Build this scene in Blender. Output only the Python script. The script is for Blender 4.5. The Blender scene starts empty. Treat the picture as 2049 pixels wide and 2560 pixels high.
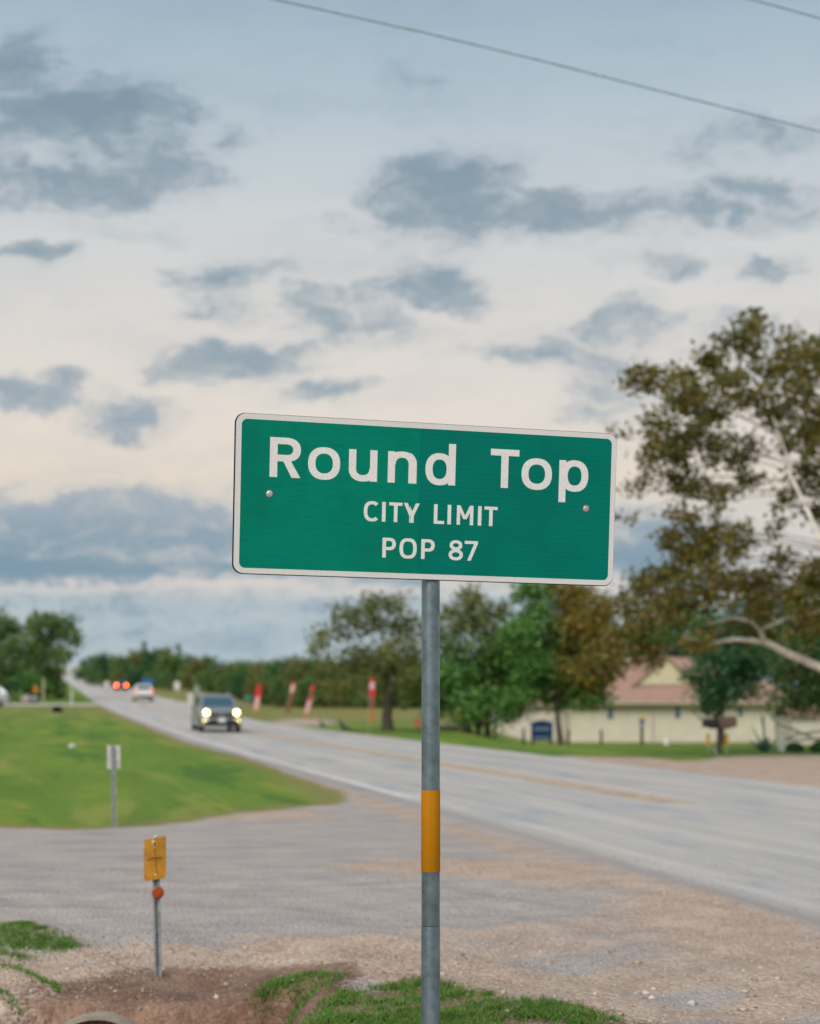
import bpy, math, random
import numpy as np
from mathutils import Vector, Matrix, geometry

rnd = random.Random(11)
nrg = np.random.default_rng(11)
SC = bpy.context.scene
COL = SC.collection
PI = math.pi
rad = math.radians

# ------------------------------------------------------------------ camera
F, U0, V0 = 3556.0, 1024.5, 1745.0          # focal length, centre column and horizon row of the photograph (pixels)
CAMZ = 1.6
cd = bpy.data.cameras.new('camera')
cam = bpy.data.objects.new('camera', cd)
COL.objects.link(cam)
cam.location = (0, 0, CAMZ)
cam.rotation_euler = (PI / 2, 0, 0)
cd.sensor_fit = 'VERTICAL'
cd.sensor_height = 36.0
cd.lens = 50.0
cd.shift_y = (V0 - 1280.0) / 2560.0
cd.clip_start = 0.1
cd.clip_end = 9000
cd.dof.use_dof = True
cd.dof.focus_distance = 5.58
cd.dof.aperture_fstop = 1.9
SC.camera = cam

# ------------------------------------------------------------------ exposure
SC.view_settings.view_transform = 'Standard'
SC.view_settings.look = 'None'
SC.view_settings.gamma = 1
SC.view_settings.use_curve_mapping = False
EXPO = 1.0
SC.view_settings.exposure = EXPO
SC.render.engine = 'CYCLES'
SC.cycles.use_denoising = True
SC.cycles.max_bounces = 6
SC.cycles.transparent_max_bounces = 8


def lin(r, g, b, k=1.0):
    f = lambda c: ((c / 255 + 0.055) / 1.055) ** 2.4 if c > 10 else c / 255 / 12.92
    return (f(r) * k, f(g) * k, f(b) * k, 1)


class NT:
    """short hand for building node trees"""
    def __init__(s, tree):
        s.t = tree
        tree.nodes.clear()

    def n(s, kind, **kw):
        nd = s.t.nodes.new(kind)
        for k, v in kw.items():
            setattr(nd, k, v)
        return nd

    def put(s, sock, v):
        if isinstance(v, bpy.types.NodeSocket):
            s.t.links.new(v, sock)
        elif v is not None:
            sock.default_value = v

    def m(s, op, a, b=None, c=None, clamp=False):
        nd = s.n('ShaderNodeMath', operation=op, use_clamp=clamp)
        for i, v in enumerate((a, b, c)):
            s.put(nd.inputs[i], v)
        return nd.outputs[0]

    def v(s, op, a, b=None, c=None, out=0):
        nd = s.n('ShaderNodeVectorMath', operation=op)
        for i, x in enumerate((a, b, c)):
            s.put(nd.inputs[i], x)
        return nd.outputs[out]

    def ss(s, x, lo, hi):
        nd = s.n('ShaderNodeMapRange', interpolation_type='SMOOTHSTEP')
        s.put(nd.inputs[0], x)
        nd.inputs[1].default_value, nd.inputs[2].default_value = lo, hi
        nd.inputs[3].default_value, nd.inputs[4].default_value = 0, 1
        return nd.outputs[0]

    def mix(s, f, a, b, blend='MIX'):
        nd = s.n('ShaderNodeMix', data_type='RGBA', blend_type=blend)
        s.put(nd.inputs[0], f)
        s.put(nd.inputs[6], a)
        s.put(nd.inputs[7], b)
        return nd.outputs[2]

    def noise(s, vec, scale, detail=3, rough=0.55, out=0, dist=0):
        nd = s.n('ShaderNodeTexNoise')
        if vec is not None:
            s.put(nd.inputs['Vector'], vec)
        nd.inputs['Scale'].default_value = scale
        nd.inputs['Detail'].default_value = detail
        nd.inputs['Roughness'].default_value = rough
        nd.inputs['Distortion'].default_value = dist
        return nd.outputs[out]

    def ramp(s, x, stops, interp='LINEAR'):
        nd = s.n('ShaderNodeValToRGB')
        cr = nd.color_ramp
        cr.interpolation = interp
        while len(cr.elements) > 1:
            cr.elements.remove(cr.elements[-1])
        cr.elements[0].position, cr.elements[0].color = stops[0]
        for p, c in stops[1:]:
            e = cr.elements.new(p)
            e.color = c
        s.put(nd.inputs[0], x)
        return nd.outputs[0]


# ------------------------------------------------------------------ sky
SUN_EL, SUN_AZ = 42.0, 205.0                  # soft evening light from behind the camera, a little from its left
world = bpy.data.worlds.new('World')
SC.world = world
world.use_nodes = True
t = NT(world.node_tree)
KW = 1.0 / (2 ** EXPO) / 0.1                  # display value -> colour before strength 0.1


def wc(r, g, b):
    return lin(r, g, b, KW)


out = t.n('ShaderNodeOutputWorld')
bg = t.n('ShaderNodeBackground')
bg.inputs[1].default_value = 0.1
t.put(out.inputs[0], bg.outputs[0])
nish = t.n('ShaderNodeTexSky', sky_type='NISHITA')
nish.sun_disc = False
nish.sun_elevation = rad(SUN_EL)
nish.sun_rotation = rad(SUN_AZ)
dirv = t.v('NORMALIZE', t.n('ShaderNodeTexCoord').outputs['Generated'])
sep = t.n('ShaderNodeSeparateXYZ')
t.put(sep.inputs[0], dirv)
dx, dy, dz = sep.outputs
hor = t.m('SQRT', t.m('ADD', t.m('MULTIPLY', dx, dx), t.m('MULTIPLY', dy, dy)))
tel = t.m('DIVIDE', dz, t.m('MAXIMUM', hor, 0.02))        # tangent of the elevation
veil = t.ramp(t.m('MULTIPLY', tel, 1.0, clamp=True), [
    (0.0, wc(172, 186, 194)), (0.045, wc(176, 190, 199)), (0.068, wc(188, 196, 200)), (0.079, wc(214, 207, 201)), (0.09, wc(206, 203, 200)), (0.15, wc(228, 215, 199)),
    (0.20, wc(228, 218, 207)), (0.27, wc(219, 215, 210)), (0.34, wc(206, 210, 212)), (0.41, wc(184, 198, 207)),
    (0.50, wc(157, 180, 195)), (0.75, wc(150, 172, 188)), (1.0, wc(152, 170, 186))])
base = t.mix(0.035, veil, nish.outputs[0])
ysafe = t.m('MAXIMUM', dy, 0.05)
tx = t.m('DIVIDE', dx, ysafe)
tz = t.m('DIVIDE', dz, ysafe)
cmb = t.n('ShaderNodeCombineXYZ')
t.put(cmb.inputs[0], tx)
t.put(cmb.inputs[1], tz)
pt = cmb.outputs[0]
stretched = t.v('MULTIPLY', pt, (1.0, 1.9, 1.0))
w1 = t.v('SUBTRACT', t.noise(stretched, 9, 4, 0.6, out=1), (0.5, 0.5, 0.5))
w2 = t.v('SUBTRACT', t.noise(stretched, 34, 4, 0.62, out=1), (0.5, 0.5, 0.5))
warp = t.v('ADD', t.v('MULTIPLY', w1, (0.105, 0.05, 0)), t.v('MULTIPLY', w2, (0.05, 0.026, 0)))
ptw = t.v('ADD', pt, warp)
CLOUDS = [  # dark cloud patches: centre, half sizes (columns and rows of a 1726 wide photograph), weight
    (170, 235, 230, 88, 1.1), (330, 245, 70, 40, .75), (35, 120, 95, 75, .95), (150, 382, 285, 56, 1.1), (350, 360, 110, 45, .75), (462, 290, 48, 36, .6), (25, 300, 80, 110, .75),
    (930, 385, 190, 75, 1.0), (1100, 448, 350, 62, 1.05), (1420, 430, 260, 50, .95), (1590, 395, 200, 42, .85), (880, 180, 55, 60, .3),
    (900, 600, 130, 52, .95), (850, 550, 90, 40, .6), (480, 568, 140, 34, .9), (470, 632, 95, 36, .7), (700, 645, 150, 42, .8), (780, 692, 150, 46, .9),
    (500, 748, 190, 42, 1.0), (60, 822, 120, 34, .95), (300, 850, 125, 50, 1.05), (150, 795, 50, 28, .6), (690, 822, 130, 24, .85),
    (80, 536, 62, 26, .8), (1380, 550, 105, 28, .9), (1330, 668, 110, 52, .8), (1180, 742, 240, 38, .75), (1290, 800, 150, 70, .7),
    (1640, 548, 90, 22, .6), (290, 485, 110, 20, .5), (1480, 320, 90, 60, .4), (1560, 700, 160, 60, .5), (1640, 262, 110, 40, .35),
    (120, 1100, 620, 92, 1.1), (100, 1195, 620, 34, 1.15), (1360, 1140, 220, 95, 1.0), (520, 1280, 900, 26, .55), (250, 1330, 700, 24, .5), (900, 1180, 420, 46, .8)]
acc = None
for (U, V, ru, rv, wgt) in CLOUDS:
    cx, cz = (U * 1.18714 - U0) / F, (V0 - V * 1.18714) / F
    ix, iz = F / (ru * 1.27), F / (rv * 1.32)
    q = t.v('MULTIPLY_ADD', ptw, (ix, iz, 0), (-cx * ix, -cz * iz, 0))
    e = t.m('SUBTRACT', wgt, t.m('MULTIPLY', t.v('DOT_PRODUCT', q, t.v('ADD', q, (0, .32, 0)), out=1), wgt * 0.75))
    acc = e if acc is None else t.m('SMOOTH_MAX', acc, e, 0.12)
fine = t.noise(t.v('MULTIPLY', ptw, (1, 2.1, 1)), 22, 8, 0.68)
mid = t.noise(t.v('MULTIPLY', ptw, (1, 2.4, 1)), 9, 4, 0.55)
dens = t.m('ADD', acc, t.m('MULTIPLY', t.m('SUBTRACT', fine, 0.5), 2.6))
dens = t.m('ADD', dens, t.m('MULTIPLY', t.m('SUBTRACT', mid, 0.5), 1.3))
dens = t.ss(dens, -0.4, 1.3)
wisp = t.m('MULTIPLY', t.ss(t.noise(t.v('MULTIPLY', ptw, (1, 3.2, 1)), 7, 6, 0.62), 0.40, 0.76), 0.42)
dens = t.m('MAXIMUM', dens, wisp)
# the same kind of cloud all round, where the photograph does not look
cv = t.v('DIVIDE', dirv, None)
comb2 = t.n('ShaderNodeCombineXYZ')
dn = t.m('ADD', t.m('MAXIMUM', dz, 0.0), 0.16)
t.put(comb2.inputs[0], t.m('DIVIDE', dx, dn))
t.put(comb2.inputs[1], t.m('DIVIDE', dy, dn))
allround = t.ss(t.noise(comb2.outputs[0], 1.3, 7, 0.6), 0.5, 0.68)
front = t.ss(dy, 0.55, 0.8)
dens = t.m('ADD', t.m('MULTIPLY', dens, front), t.m('MULTIPLY', allround, t.m('SUBTRACT', 1.0, front)))
ccol = t.ramp(t.m('MULTIPLY', tel, 1.0, clamp=True), [
    (0.0, wc(152, 172, 184)), (0.09, wc(124, 152, 170)), (0.14, wc(156, 172, 184)), (0.25, wc(146, 164, 176)), (0.42, wc(128, 150, 165)), (0.6, wc(122, 146, 162))])
rim = t.mix(0.5, base, ccol)
ccol = t.mix(t.ss(dens, .25, .9), rim, ccol)
t.put(bg.inputs[0], t.mix(t.m('MULTIPLY', dens, 0.97), base, ccol))

sd = bpy.data.lights.new('sun', 'SUN')
sd.energy = 1.5
sd.angle = rad(50)
sd.color = (1.0, 0.95, 0.88)
sun = bpy.data.objects.new('sun', sd)
COL.objects.link(sun)
_az = rad(SUN_AZ)
sdir = Vector((math.sin(_az) * math.cos(rad(SUN_EL)), math.cos(_az) * math.cos(rad(SUN_EL)), math.sin(rad(SUN_EL))))
sun.rotation_euler = sdir.to_track_quat('Z', 'Y').to_euler()
sun.location = (0, -20, 30)


# ------------------------------------------------------------------ helpers
def ss(lo, hi, x):
    k = np.clip((np.asarray(x, float) - lo) / (hi - lo), 0, 1)
    return k * k * (3 - 2 * k)


RY = np.array([-50, 0, 55, 100, 142, 228, 400, 700, 1300, 4000.0])
RZ = np.array([0, 0, 0, .55, 1.3, 2.7, 7.0, 13.5, 32, 40.0])
RC_Y = np.array([-100, 30, 65, 142, 228, 400, 700, 1300, 4000.0])
RC_X = np.array([1.95 + 130 * .258, 1.95, -7.1, -27.4, -48.6, -94, -167, -308, -960.0])


def terrain(x, y):
    x, y = np.asarray(x, float), np.asarray(y, float)
    R = (np.interp(y, RY, RZ) + np.interp(y * 1.07, RY, RZ) + np.interp(y * .93, RY, RZ)) / 3
    a = x / np.maximum(y, 1.0)
    z = R * (.15 + .85 * ss(-.09, -.15, a))
    z = z - 1.35 * ss(44, 88, y) * ss(.03, .09, a)
    lat = 1 - ss(.5, 1.35, np.abs(x + 1.77))
    D = np.clip(.135 * (9.7 - y), 0, .205) + .8 * ss(8.14, 8.06, y)
    z = z - D * lat + .05 * np.exp(-((y - 8.3) / .22) ** 2) * ss(8.06, 8.14, y) * lat
    near = (1 - ss(10, 16, np.hypot(x, y))) * (1 - ss(2.2, 2.6, x))
    z = z + near * .012 * (np.sin(3.1 * x + 1.7 * y) + np.sin(5.3 * y - 2.2 * x + 1) + .7 * np.sin(9.1 * x + 6.3 * y) + .5 * np.sin(13 * y - 11 * x))
    return z


def tz0(x, y):
    return float(terrain(x, y))


def at(u, Y, v=None):
    """world point seen at column u (and row v) of the photograph, Y metres ahead"""
    x = (u - U0) / F * Y
    return Vector((x, Y, tz0(x, Y) if v is None else CAMZ - (v - V0) / F * Y))


class MB:
    def __init__(s):
        s.vs, s.fs = [], []

    def add(s, vs, fs):
        o = len(s.vs)
        s.vs += [tuple(v) for v in vs]
        s.fs += [tuple(i + o for i in f) for f in fs]
        return s

    def box(s, c, d, rz=0.0, bev=0.0):
        hx, hy, hz = d[0] / 2, d[1] / 2, d[2] / 2
        if bev <= 0:
            vs = [(sx * hx, sy * hy, sz * hz) for sz in (-1, 1) for sy in (-1, 1) for sx in (-1, 1)]
            fs = [(0, 2, 3, 1), (4, 5, 7, 6), (0, 1, 5, 4), (2, 6, 7, 3), (0, 4, 6, 2), (1, 3, 7, 5)]
        else:
            vs, fs = [], []
            ring = lambda ax, ay, z: [(ax - bev, -ay, z), (ax, -ay + bev, z), (ax, ay - bev, z), (ax - bev, ay, z), (-ax + bev, ay, z), (-ax, ay - bev, z), (-ax, -ay + bev, z), (-ax + bev, -ay, z)]
            for ax, ay, z in ((hx - bev, hy - bev, -hz), (hx, hy, -hz + bev), (hx, hy, hz - bev), (hx - bev, hy - bev, hz)):
                vs += ring(ax, ay, z)
            for k in range(3):
                for i in range(8):
                    j = (i + 1) % 8
                    fs.append((k * 8 + i, k * 8 + j, k * 8 + 8 + j, k * 8 + 8 + i))
            fs += [tuple(range(7, -1, -1)), tuple(range(24, 32))]
        cs, sn = math.cos(rz), math.sin(rz)
        return s.add([(c[0] + x * cs - y * sn, c[1] + x * sn + y * cs, c[2] + z) for x, y, z in vs], fs)

    def tube(s, pts, rs, n=10, caps=True):
        pts = [Vector(p) for p in pts]
        if not hasattr(rs, '__len__'):
            rs = [rs] * len(pts)
        vs, fs = [], []
        up = None
        for i, p in enumerate(pts):
            d = (pts[min(i + 1, len(pts) - 1)] - pts[max(i - 1, 0)]).normalized()
            if up is None:
                up = Vector((1, 0, 0)) if abs(d.x) < .9 else Vector((0, 1, 0))
            a = (up - d * up.dot(d)).normalized()
            b = d.cross(a)
            up = a
            for k in range(n):
                an = 2 * PI * k / n
                vs.append(p + (a * math.cos(an) + b * math.sin(an)) * rs[i])
        for i in range(len(pts) - 1):
            for k in range(n):
                l = (k + 1) % n
                fs.append((i * n + k, i * n + l, i * n + n + l, i * n + n + k))
        if caps:
            fs += [tuple(range(n - 1, -1, -1)), tuple(range((len(pts) - 1) * n, len(pts) * n))]
        return s.add(vs, fs)

    def lathe(s, prof, n=16, axis='z', c=(0, 0, 0)):
        vs, fs = [], []
        for r, h in prof:
            for k in range(n):
                an = 2 * PI * k / n
                p = (r * math.cos(an), r * math.sin(an), h)
                if axis == 'x':
                    p = (p[2], p[0], p[1])
                elif axis == 'y':
                    p = (p[0], -p[2], p[1])
                vs.append((p[0] + c[0], p[1] + c[1], p[2] + c[2]))
        m = len(prof)
        for i in range(m - 1):
            for k in range(n):
                l = (k + 1) % n
                fs.append((i * n + k, i * n + l, i * n + n + l, i * n + n + k))
        fs += [tuple(range(n - 1, -1, -1)), tuple(range((m - 1) * n, m * n))]
        return s.add(vs, fs)

    def loft(s, rings, caps=True):
        n = len(rings[0])
        vs = [p for r in rings for p in r]
        fs = []
        for i in range(len(rings) - 1):
            for k in range(n):
                l = (k + 1) % n
                fs.append((i * n + k, i * n + l, i * n + n + l, i * n + n + k))
        if caps:
            fs += [tuple(range(n - 1, -1, -1)), tuple(range((len(rings) - 1) * n, len(rings) * n))]
        return s.add(vs, fs)

    def prism(s, poly, y0, y1):
        """polygon in x,z pushed from y0 to y1"""
        n = len(poly)
        vs = [(x, y0, z) for x, z in poly] + [(x, y1, z) for x, z in poly]
        fs = [tuple(range(n)), tuple(range(2 * n - 1, n - 1, -1))] + [(i, n + i, n + (i + 1) % n, (i + 1) % n) for i in range(n)]
        return s.add(vs, fs)

    def slab(s, quad, th):
        """sloped board: four corners and a thickness upward"""
        q = [Vector(p) for p in quad]
        nn = (q[1] - q[0]).cross(q[-1] - q[0]).normalized()
        if nn.z < 0:
            nn = -nn
        vs = q + [p + nn * th for p in q]
        k = len(q)
        return s.add(vs, [tuple(range(k)), tuple(range(2 * k - 1, k - 1, -1))] + [(i, k + i, k + (i + 1) % k, (i + 1) % k) for i in range(k)])


def mesh_of(name, mb, mat, smooth=False):
    me = bpy.data.meshes.new(name)
    me.from_pydata(mb.vs, [], mb.fs)
    me.validate()
    if mat:
        me.materials.append(mat)
    if smooth:
        me.shade_smooth()
        try:
            me.set_sharp_from_angle(angle=rad(40))
        except Exception:
            pass
    return me


def recalc(me):
    import bmesh
    bm = bmesh.new()
    bm.from_mesh(me)
    bmesh.ops.recalc_face_normals(bm, faces=bm.faces)
    bm.to_mesh(me)
    bm.free()


def obj(name, mb, mat, parent=None, smooth=False, label=None):
    me = mb if isinstance(mb, bpy.types.Mesh) else mesh_of(name, mb, mat, smooth)
    if not isinstance(mb, bpy.types.Mesh):
        recalc(me)
    o = bpy.data.objects.new(name, me)
    COL.objects.link(o)
    if parent:
        o.parent = parent
    if label:
        o['label'] = label
    return o


def tag(o, label=None, cat=None, group=None, kind=None):
    for k, v in (('label', label), ('category', cat), ('group', group), ('kind', kind)):
        if v:
            o[k] = v
    return o


def thing(name, label, cat, loc=(0, 0, 0), rz=0.0, group=None):
    o = bpy.data.objects.new(name, None)
    o.empty_display_size = .2
    COL.objects.link(o)
    o.location = loc
    o.rotation_euler = (0, 0, rz)
    return tag(o, label, cat, group)


def copy_tree(o, parent=None):
    c = o.copy()
    COL.objects.link(c)
    c.parent = parent
    for ch in list(o.children):
        copy_tree(ch, c)
    return c


# ------------------------------------------------------------------ materials
def principled(name, col, rough=.6, metal=0.0, vary=.12, scale=8, bump=0.0, bscale=40, spec=.4, coat=0.0):
    m = bpy.data.materials.new(name)
    m.use_nodes = True
    k = NT(m.node_tree)
    o = k.n('ShaderNodeOutputMaterial')
    p = k.n('ShaderNodeBsdfPrincipled')
    k.put(o.inputs[0], p.outputs[0])
    c = tuple(col[:3]) + (1,)
    tc = k.n('ShaderNodeTexCoord').outputs['Object']
    nz = k.noise(tc, scale, 5, .6)
    dark = tuple(x * (1 - vary) for x in c[:3]) + (1,)
    lite = tuple(min(1, x * (1 + vary)) for x in c[:3]) + (1,)
    k.put(p.inputs['Base Color'], k.mix(k.ss(nz, .3, .7), dark, lite))
    p.inputs['Roughness'].default_value = rough
    p.inputs['Metallic'].default_value = metal
    p.inputs['Specular IOR Level'].default_value = spec
    p.inputs['Coat Weight'].default_value = coat
    if bump:
        b = k.n('ShaderNodeBump')
        b.inputs['Strength'].default_value = bump
        b.inputs['Distance'].default_value = .01
        k.put(b.inputs['Height'], k.noise(tc, bscale, 4, .6))
        k.put(p.inputs['Normal'], b.outputs[0])
    return m


def emissive(name, col, strength, base=(.8, .8, .8)):
    m = principled(name, base, .3)
    p = [n for n in m.node_tree.nodes if n.type == 'BSDF_PRINCIPLED'][0]
    p.inputs['Emission Color'].default_value = tuple(col[:3]) + (1,)
    p.inputs['Emission Strength'].default_value = strength
    return m


LEAF_GAIN = 1.85


def leafmat(name, stops, transl=.3, gain=None):
    gain = LEAF_GAIN if gain is None else gain
    stops = [tuple(c * gain for c in q) for q in stops]
    m = bpy.data.materials.new(name)
    m.use_nodes = True
    k = NT(m.node_tree)
    o = k.n('ShaderNodeOutputMaterial')
    g = k.n('ShaderNodeNewGeometry')
    ramp = k.ramp(g.outputs['Random Per Island'], [(i / max(1, len(stops) - 1), tuple(c) + (1,)) for i, c in enumerate(stops)])
    p = k.n('ShaderNodeBsdfPrincipled')
    k.put(p.inputs['Base Color'], ramp)
    p.inputs['Roughness'].default_value = .6
    p.inputs['Specular IOR Level'].default_value = .25
    tr = k.n('ShaderNodeBsdfTranslucent')
    k.put(tr.inputs[0], k.mix(1.0, ramp, (1.2, 1.25, .7, 1), 'MULTIPLY'))
    mx = k.n('ShaderNodeMixShader')
    mx.inputs[0].default_value = transl
    k.put(mx.inputs[1], p.outputs[0])
    k.put(mx.inputs[2], tr.outputs[0])
    k.put(o.inputs[0], mx.outputs[0])
    return m


M = {}
M['galv'] = principled('galvanised_steel', (.19, .245, .27), .36, .85, .25, 14, .05, 90)
M['galv_post'] = principled('weathered_galvanised_steel', (.26, .29, .29), .6, .4, .25, 20)
M['alu'] = principled('sign_back_aluminium', (.42, .43, .44), .45, .8, .1)
M['dark_edge'] = principled('dark_sheet_edge', (.09, .095, .10), .6, .3)
M['bolt'] = principled('zinc_bolt', (.55, .55, .53), .35, .8, .1)
M['black'] = principled('black_plastic', (.012, .013, .015), .5)
M['rubber'] = principled('tyre_rubber', (.018, .018, .019), .8)
M['glass'] = principled('dark_tinted_glass', (.03, .085, .11), .1, 0, .05, spec=.8)
M['chrome'] = principled('chrome', (.6, .6, .62), .2, .9, .05)
M['wood_dark'] = principled('dark_weathered_wood', (.07, .055, .042), .85, 0, .3, 12, .3)
M['wood_pale'] = principled('pale_weathered_wood', (.42, .36, .27), .8, 0, .2, 12, .2)
M['white'] = principled('white_paint', (.72, .72, .68), .55, 0, .06)
M['bark'] = principled('dark_bark', (.075, .06, .047), .9, 0, .35, 9, .5, 20)
M['mid_bark'] = principled('grey_brown_bark', (.16, .125, .10), .9, 0, .35, 7, .3)
M['pale_bark'] = principled('pale_mottled_bark', (.60, .56, .49), .8, 0, .35, 5, .2)


def honeycomb(name, col, scale, amp, rib=False, rough=.55, blot=.1):
    """retroreflective sheeting: fine cells or ribs, faint handling marks"""
    m = bpy.data.materials.new(name)
    m.use_nodes = True
    k = NT(m.node_tree)
    o = k.n('ShaderNodeOutputMaterial')
    p = k.n('ShaderNodeBsdfPrincipled')
    k.put(o.inputs[0], p.outputs[0])
    tc = k.n('ShaderNodeTexCoord').outputs['Object']
    vo = k.n('ShaderNodeTexVoronoi', feature='DISTANCE_TO_EDGE')
    k.put(vo.inputs['Vector'], tc)
    vo.inputs['Scale'].default_value = scale
    vo.inputs['Randomness'].default_value = .15
    cell = k.ss(vo.outputs['Distance'], .03, .2)
    dk = tuple(c * (1 - amp) for c in col[:3]) + (1,)
    c = k.mix(cell, dk, tuple(col[:3]) + (1,))
    if rib:
        s3 = k.n('ShaderNodeSeparateXYZ')
        k.put(s3.inputs[0], tc)
        sn = k.m('MULTIPLY_ADD', k.m('SINE', k.m('MULTIPLY', s3.outputs[2], 2 * PI / .0185)), .5, .5)
        c = k.mix(k.m('MULTIPLY', sn, .2), c, tuple(x * .55 for x in col[:3]) + (1,))
    st = k.noise(k.v('MULTIPLY', tc, (1.2, 1, 22)), 6, 5, .65)
    c = k.mix(k.m('MULTIPLY', k.ss(st, .45, .75), blot), c, tuple(x * .5 for x in col[:3]) + (1,))
    big = k.noise(tc, 3.6, 4, .55)
    c = k.mix(k.m('MULTIPLY', k.ss(big, .42, .66), blot), c, tuple(x * .6 for x in col[:3]) + (1,))
    k.put(p.inputs['Base Color'], c)
    p.inputs['Roughness'].default_value = rough
    p.inputs['Specular IOR Level'].default_value = .06
    return m


M['sheet_green'] = honeycomb('green_honeycomb_sheeting', (.0, .228, .15), 260, .3, blot=.55)  # left half: lighter green and mottling paint in the uneven sheen
M['sheet_green_ribbed'] = honeycomb('green_ribbed_sheeting', (.0, .185, .138), 260, .2, rib=True, blot=.3)  # right half: darker green paints in the weaker sheen
M['sheet_white'] = honeycomb('white_honeycomb_sheeting', (.74, .715, .69), 210, .4, blot=.08)
M['sheet_letter'] = honeycomb('white_letter_sheeting', (.84, .81, .785), 210, .25, blot=.06)
M['sheet_amber'] = honeycomb('amber_reflective_tape', (.46, .185, .006), 300, .2, blot=.2)
M['amber_sign'] = principled('dusty_amber_sheeting', (.37, .165, .006), .6, 0, .3, 9)

# ------------------------------------------------------------------ ground: one terrain cut into its surfaces
def bigsdf(px, py, poly):
    """signed distance to a polygon, negative inside"""
    P = np.array(poly, float)
    d = np.full(px.shape, 1e18)
    inside = np.zeros(px.shape, bool)
    n = len(P)
    for i in range(n):
        a, b = P[i], P[(i + 1) % n]
        ex, ey = b - a
        wx, wy = px - a[0], py - a[1]
        k = np.clip((wx * ex + wy * ey) / (ex * ex + ey * ey + 1e-12), 0, 1)
        d = np.minimum(d, (wx - ex * k) ** 2 + (wy - ey * k) ** 2)
        cond = (a[1] > py) != (b[1] > py)
        with np.errstate(divide='ignore', invalid='ignore'):
            xi = (b[0] - a[0]) * (py - a[1]) / (b[1] - a[1] + 1e-12) + a[0]
        inside ^= cond & (px < xi)
    d = np.sqrt(d)
    return np.where(inside, -d, d)


def gp(u, v):
    d = CAMZ * F / (v - V0)
    return ((u - U0) / F * d, d)


ang = np.concatenate([np.arange(-180, -60, 6), np.arange(-60, -21, 1.0), np.arange(-21, 21, .1), np.arange(21, 60, 1.0), np.arange(60, 180, 6)])
rr = [0.4]
while rr[-1] < 3800:
    r0 = rr[-1]
    rr.append(r0 * (1.05 if r0 < 6.3 else 1.006 if r0 < 14 else 1.011 if r0 < 160 else 1.03 if r0 < 800 else 1.12))
rr = np.array(rr)
AN, RR = np.meshgrid(np.radians(ang), rr)
na, nr = len(ang), len(rr)
GX, GY = (RR * np.sin(AN)).ravel(), (RR * np.cos(AN)).ravel()
GZ = terrain(GX, GY)
hx = np.interp(GY, RC_Y, RC_X)
S = (GX - hx) * .968                                    # metres right of the road's centre line
def vnoise(x, y, sc):
    return (np.sin(x * sc + 1.3 * np.sin(y * sc * .7)) + np.sin(y * sc * 1.3 + 1.7 * np.sin(x * sc * .6 + 2)) + np.sin((x + y) * sc * .77 + 4)) / 3
jit = .10 * vnoise(GX, GY, 2.1) + .06 * vnoise(GX, GY, 6.7)
fr = GY > 1.0
PU = np.where(fr, U0 + F * GX / np.maximum(GY, 1), 9e5)   # where flat ground shows in the photograph: only used to lay out the dirt patches
PV = np.where(fr, V0 + F * CAMZ / np.maximum(GY, 1), 9e5)

isl = [gp(-900, 2040), gp(-300, 2056), gp(0, 2068), gp(178, 2075), gp(392, 2065), gp(593, 2036), gp(750, 2020), gp(830, 2011), gp(868, 1998), gp(860, 1984), gp(805, 1962), gp(722, 1931), gp(600, 1886)]
isl += [(float(np.interp(y, RC_Y, RC_X)) - 4.45, y) for y in (45, 65, 95, 122)] + [(-160, 118), (-160, 18)]
d_isl = bigsdf(GX, GY, isl) + jit
yard = [gp(1360, 1897), gp(1413, 1889), gp(1543, 1893), gp(1620, 1893), gp(1690, 1902), gp(1750, 1903), gp(1790, 1893), gp(1850, 1889), gp(2049, 1887), (40, 41), (40, 5), (11.5, 10), gp(2049, 1975), gp(1781, 1944), gp(1543, 1914)]
d_yard = bigsdf(GX, GY, yard) + jit
side = [(-160, 118), (-160, 128), (float(np.interp(131, RC_Y, RC_X)) - 3.9, 131), (float(np.interp(122, RC_Y, RC_X)) - 3.9, 121)]
d_side = bigsdf(GX, GY, side) + jit
road_edge_l = -4.15 + .12 * vnoise(GX, GY, .9) + .10 * vnoise(GX, GY, 3.3)
is_road = (S > road_edge_l) & (S < 3.95 + .05 * vnoise(GX, GY, 1.1)) & (GY > -60)

patches = [
    [(560, 2750), (590, 2575), (690, 2545), (780, 2505), (860, 2470), (930, 2468), (1000, 2445), (1060, 2450), (1140, 2462), (1190, 2480), (1262, 2500), (1262, 2520), (1350, 2512), (1470, 2520), (1600, 2548), (1730, 2585), (1830, 2750)],
    [(-700, 2290), (-60, 2300), (60, 2312), (130, 2330), (205, 2352), (150, 2360), (70, 2356), (60, 2372), (-40, 2372), (-700, 2372)],
    [(625, 2446), (690, 2420), (760, 2425), (845, 2440), (835, 2462), (740, 2478), (650, 2474)]]
def pxd(poly):
    return bigsdf(PU, PV, poly) / 30.0
sel = (GY > 4) & (GY < 14) & (np.abs(GX) < 8)
d_patch = np.full(GX.shape, 9.0)
for p_ in patches:
    dd = np.full(GX.shape, 9.0)
    dd[sel] = bigsdf(PU[sel], PV[sel], p_) / 30.0
    d_patch = np.minimum(d_patch, dd)

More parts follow.
